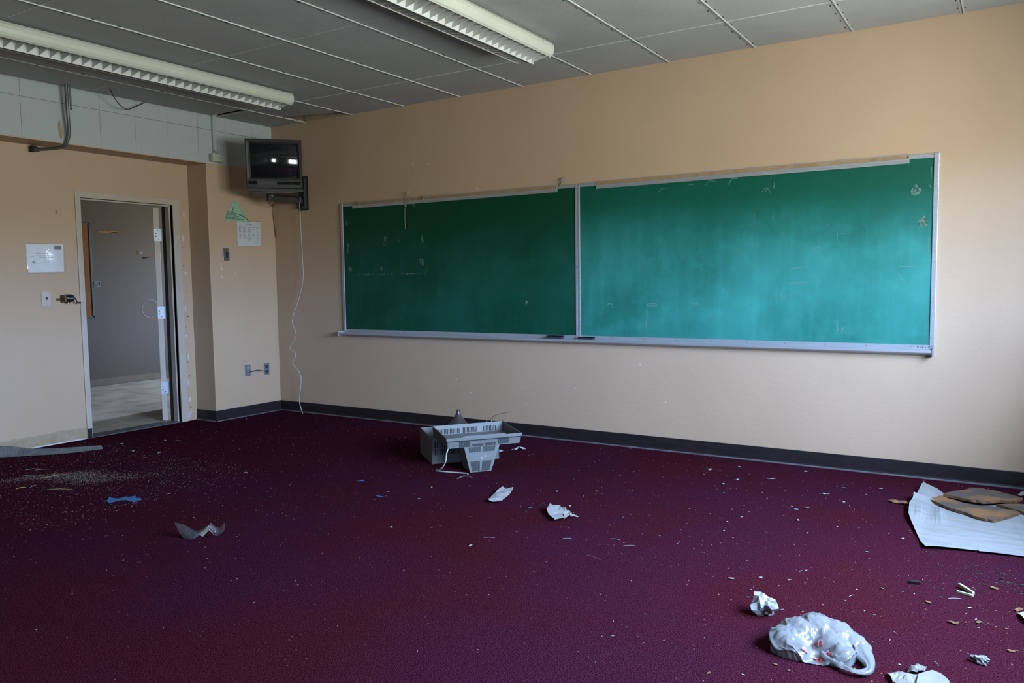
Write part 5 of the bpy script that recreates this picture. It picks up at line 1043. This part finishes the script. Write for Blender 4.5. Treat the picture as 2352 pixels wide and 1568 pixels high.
for i, (p, r_, m_) in enumerate(SCR):
    best = [9,''] ; z_ = zone(p); same = sorted(LBL[(NM[m_], z_)], key=lambda q: (Vector((*q,0))-CAM).dot(rt)/(Vector((*q,0))-CAM).dot(fw)); k_ = same.index(p)
    lb = NM[m_]+' scrap '+z_ if len(same) == 1 else ('leftmost '+NM[m_]+' scrap '+z_ if k_ == 0 else ORD[k_]+' '+NM[m_]+' scrap from left '+z_)
    if (p == (5.745,-.700)): lb = 'large brown tile chip touching the paper sheet edge'
    if (p == (4.997,-.499)): lb = 'largest white scrap along the baseboard below the chalkboard'
    flake('floor_scrap', p, r_, random.uniform(0,3.1), random.uniform(0.35,0.7), m_, lb, 'scrap', (NM[m_]+' scraps '+z_)[:60], h=r_*0.45, seed=i+30)
for i, (x, y, l_, a, m_, lb) in enumerate([(4.088,-2.332,.05,0.5,'flake','curled white thread on the carpet in mid floor'),(4.428,-2.155,.05,0.7,'tissue','short white sliver right of the curled thread'),(4.637,-2.047,.05,0.2,'tissue','white curled sliver in the centre right carpet'),(4.661,-2.328,.085,-0.3,'plate_grey','long grey curl on the centre carpet'),(4.735,-2.104,.06,0.6,'wood_splint','pale stick on the centre right carpet'),(5.506,-2.04,.02,1.0,'flake','tiny white sliver behind the plastic bag'),(6.087,-2.047,.05,0.45,'tissue','thin white stick before the yellow clip'),(5.737,-2.218,.03,1.2,'hinge','tiny pale green sliver behind the plastic bag'),(6.067,-2.671,.03,-1.0,'tissue','white hooked sliver near the bottom edge papers')]):
    d_ = Vector((math.cos(a),math.sin(a),0)); nn_ = Vector((-d_.y,d_.x,0)); c = Vector((x,y,0.004))
    MB().ribbon(smooth_path([c-d_*l_/2,c-d_*l_*0.2+nn_*l_*0.05+Vector((0,0,0.0015)),c+d_*l_*0.2+nn_*l_*0.02+Vector((0,0,0.002)),c+d_*l_/2],3), 0.0015, (nn_*0.8+Vector((0,0,0.6))).normalized(), 0.0008).build('sliver', m_, base=(x,y,0), label=lb, cat='sliver')

# uncounted crumbs and dust
def scatter(name, m_, n_, area, size, label, cat, dens=None, seed=1):
    rn = random.Random(seed); g = MB(); c = 0; guard = 0
    while c < n_ and guard < n_*30:
        guard += 1; x, y = rn.uniform(*area[0]), rn.uniform(*area[1])
        if dens and rn.random() > dens(x,y): continue
        c += 1; s_ = size[0]+(size[1]-size[0])*rn.random()**3; a = rn.uniform(0,6.28); l_ = s_*rn.uniform(0.8,2.2)
        ca, sa_ = math.cos(a), math.sin(a); z = rn.uniform(0.0005,0.002); tz_ = rn.uniform(0,s_*0.9)
        P = [(-l_,-s_*.6,0),(l_*.8,-s_*.7,tz_*.4),(l_,s_*.5,tz_),(-l_*.7,s_*.7,tz_*.5),(0,0,-0.0006)]
        g.add([(x+px_*ca-py_*sa_,y+px_*sa_+py_*ca,z+pz_) for px_,py_,pz_ in P], [(0,1,2,3),(0,4,1),(1,4,2),(2,4,3),(3,4,0)])
    g.build(name, m_, label=label, cat=cat, kind='stuff')
inr = lambda x, y: x > D+0.03 and (x > 0.03 or y < PY-0.03)
scatter('white_flakes', 'flake', 1900, ((D,6.75),(-4.4,-0.03)), (0.0009,0.0040), 'white paint flakes scattered over the maroon carpet', 'debris', lambda x,y: inr(x,y)*(0.35+0.65*max(0,noise.noise((x*0.8,y*0.8,3))+0.4)+(0.5 if y > -1.1 and x > 3.2 else 0))*(0.45 if y < -2.3 else 1), 2)
scatter('dust_patch', 'dust', 7500, ((-0.1,2.0),(-3.4,-1.9)), (0.0010,0.0026), 'pale sawdust patch on the carpet near the doorway', 'debris', lambda x,y: inr(x,y)*min(1,math.exp(-(((x-0.97)*0.62+(y+2.70)*0.78)/0.42)**2-((-(x-0.97)*0.78+(y+2.70)*0.62+0.12*math.sin(x*6))/0.085)**2)+0.05), 3)
scatter('tan_crumbs', 'dust', 2600, ((D,6.0),(-3.8,-0.05)), (0.0010,0.0030), 'tan crumbs trodden into the carpet', 'debris', lambda x,y: inr(x,y)*min(1,math.exp(-((x-1.2)/1.3)**2-((y+2.3)/1.0)**2)+0.12), 4)
scatter('brown_crumbs', 'crumb', 550, ((5.3,6.75),(-3.2,-0.05)), (0.0010,0.0040), 'rusty crumbs of ceiling tile on the right carpet', 'debris', lambda x,y: 0.25+0.75*math.exp(-((x-6.2)/0.35)**2-((y+2.1)/0.6)**2), 5)
scatter('dark_crumbs', 'dark_crumb', 500, ((5.9,6.7),(-2.3,-1.35)), (0.0015,0.0045), 'dark dirt crumbs on the right carpet', 'debris', lambda x,y: math.exp(-((x-6.25)/0.12)**2-((y+1.72)/0.12)**2)+0.06, 6)
scatter('corridor_crumbs', 'flake', 60, ((-3.3,-0.45),(-1.7,1.2)), (0.002,0.007), 'white crumbs on the corridor floor', 'debris', None, 9)
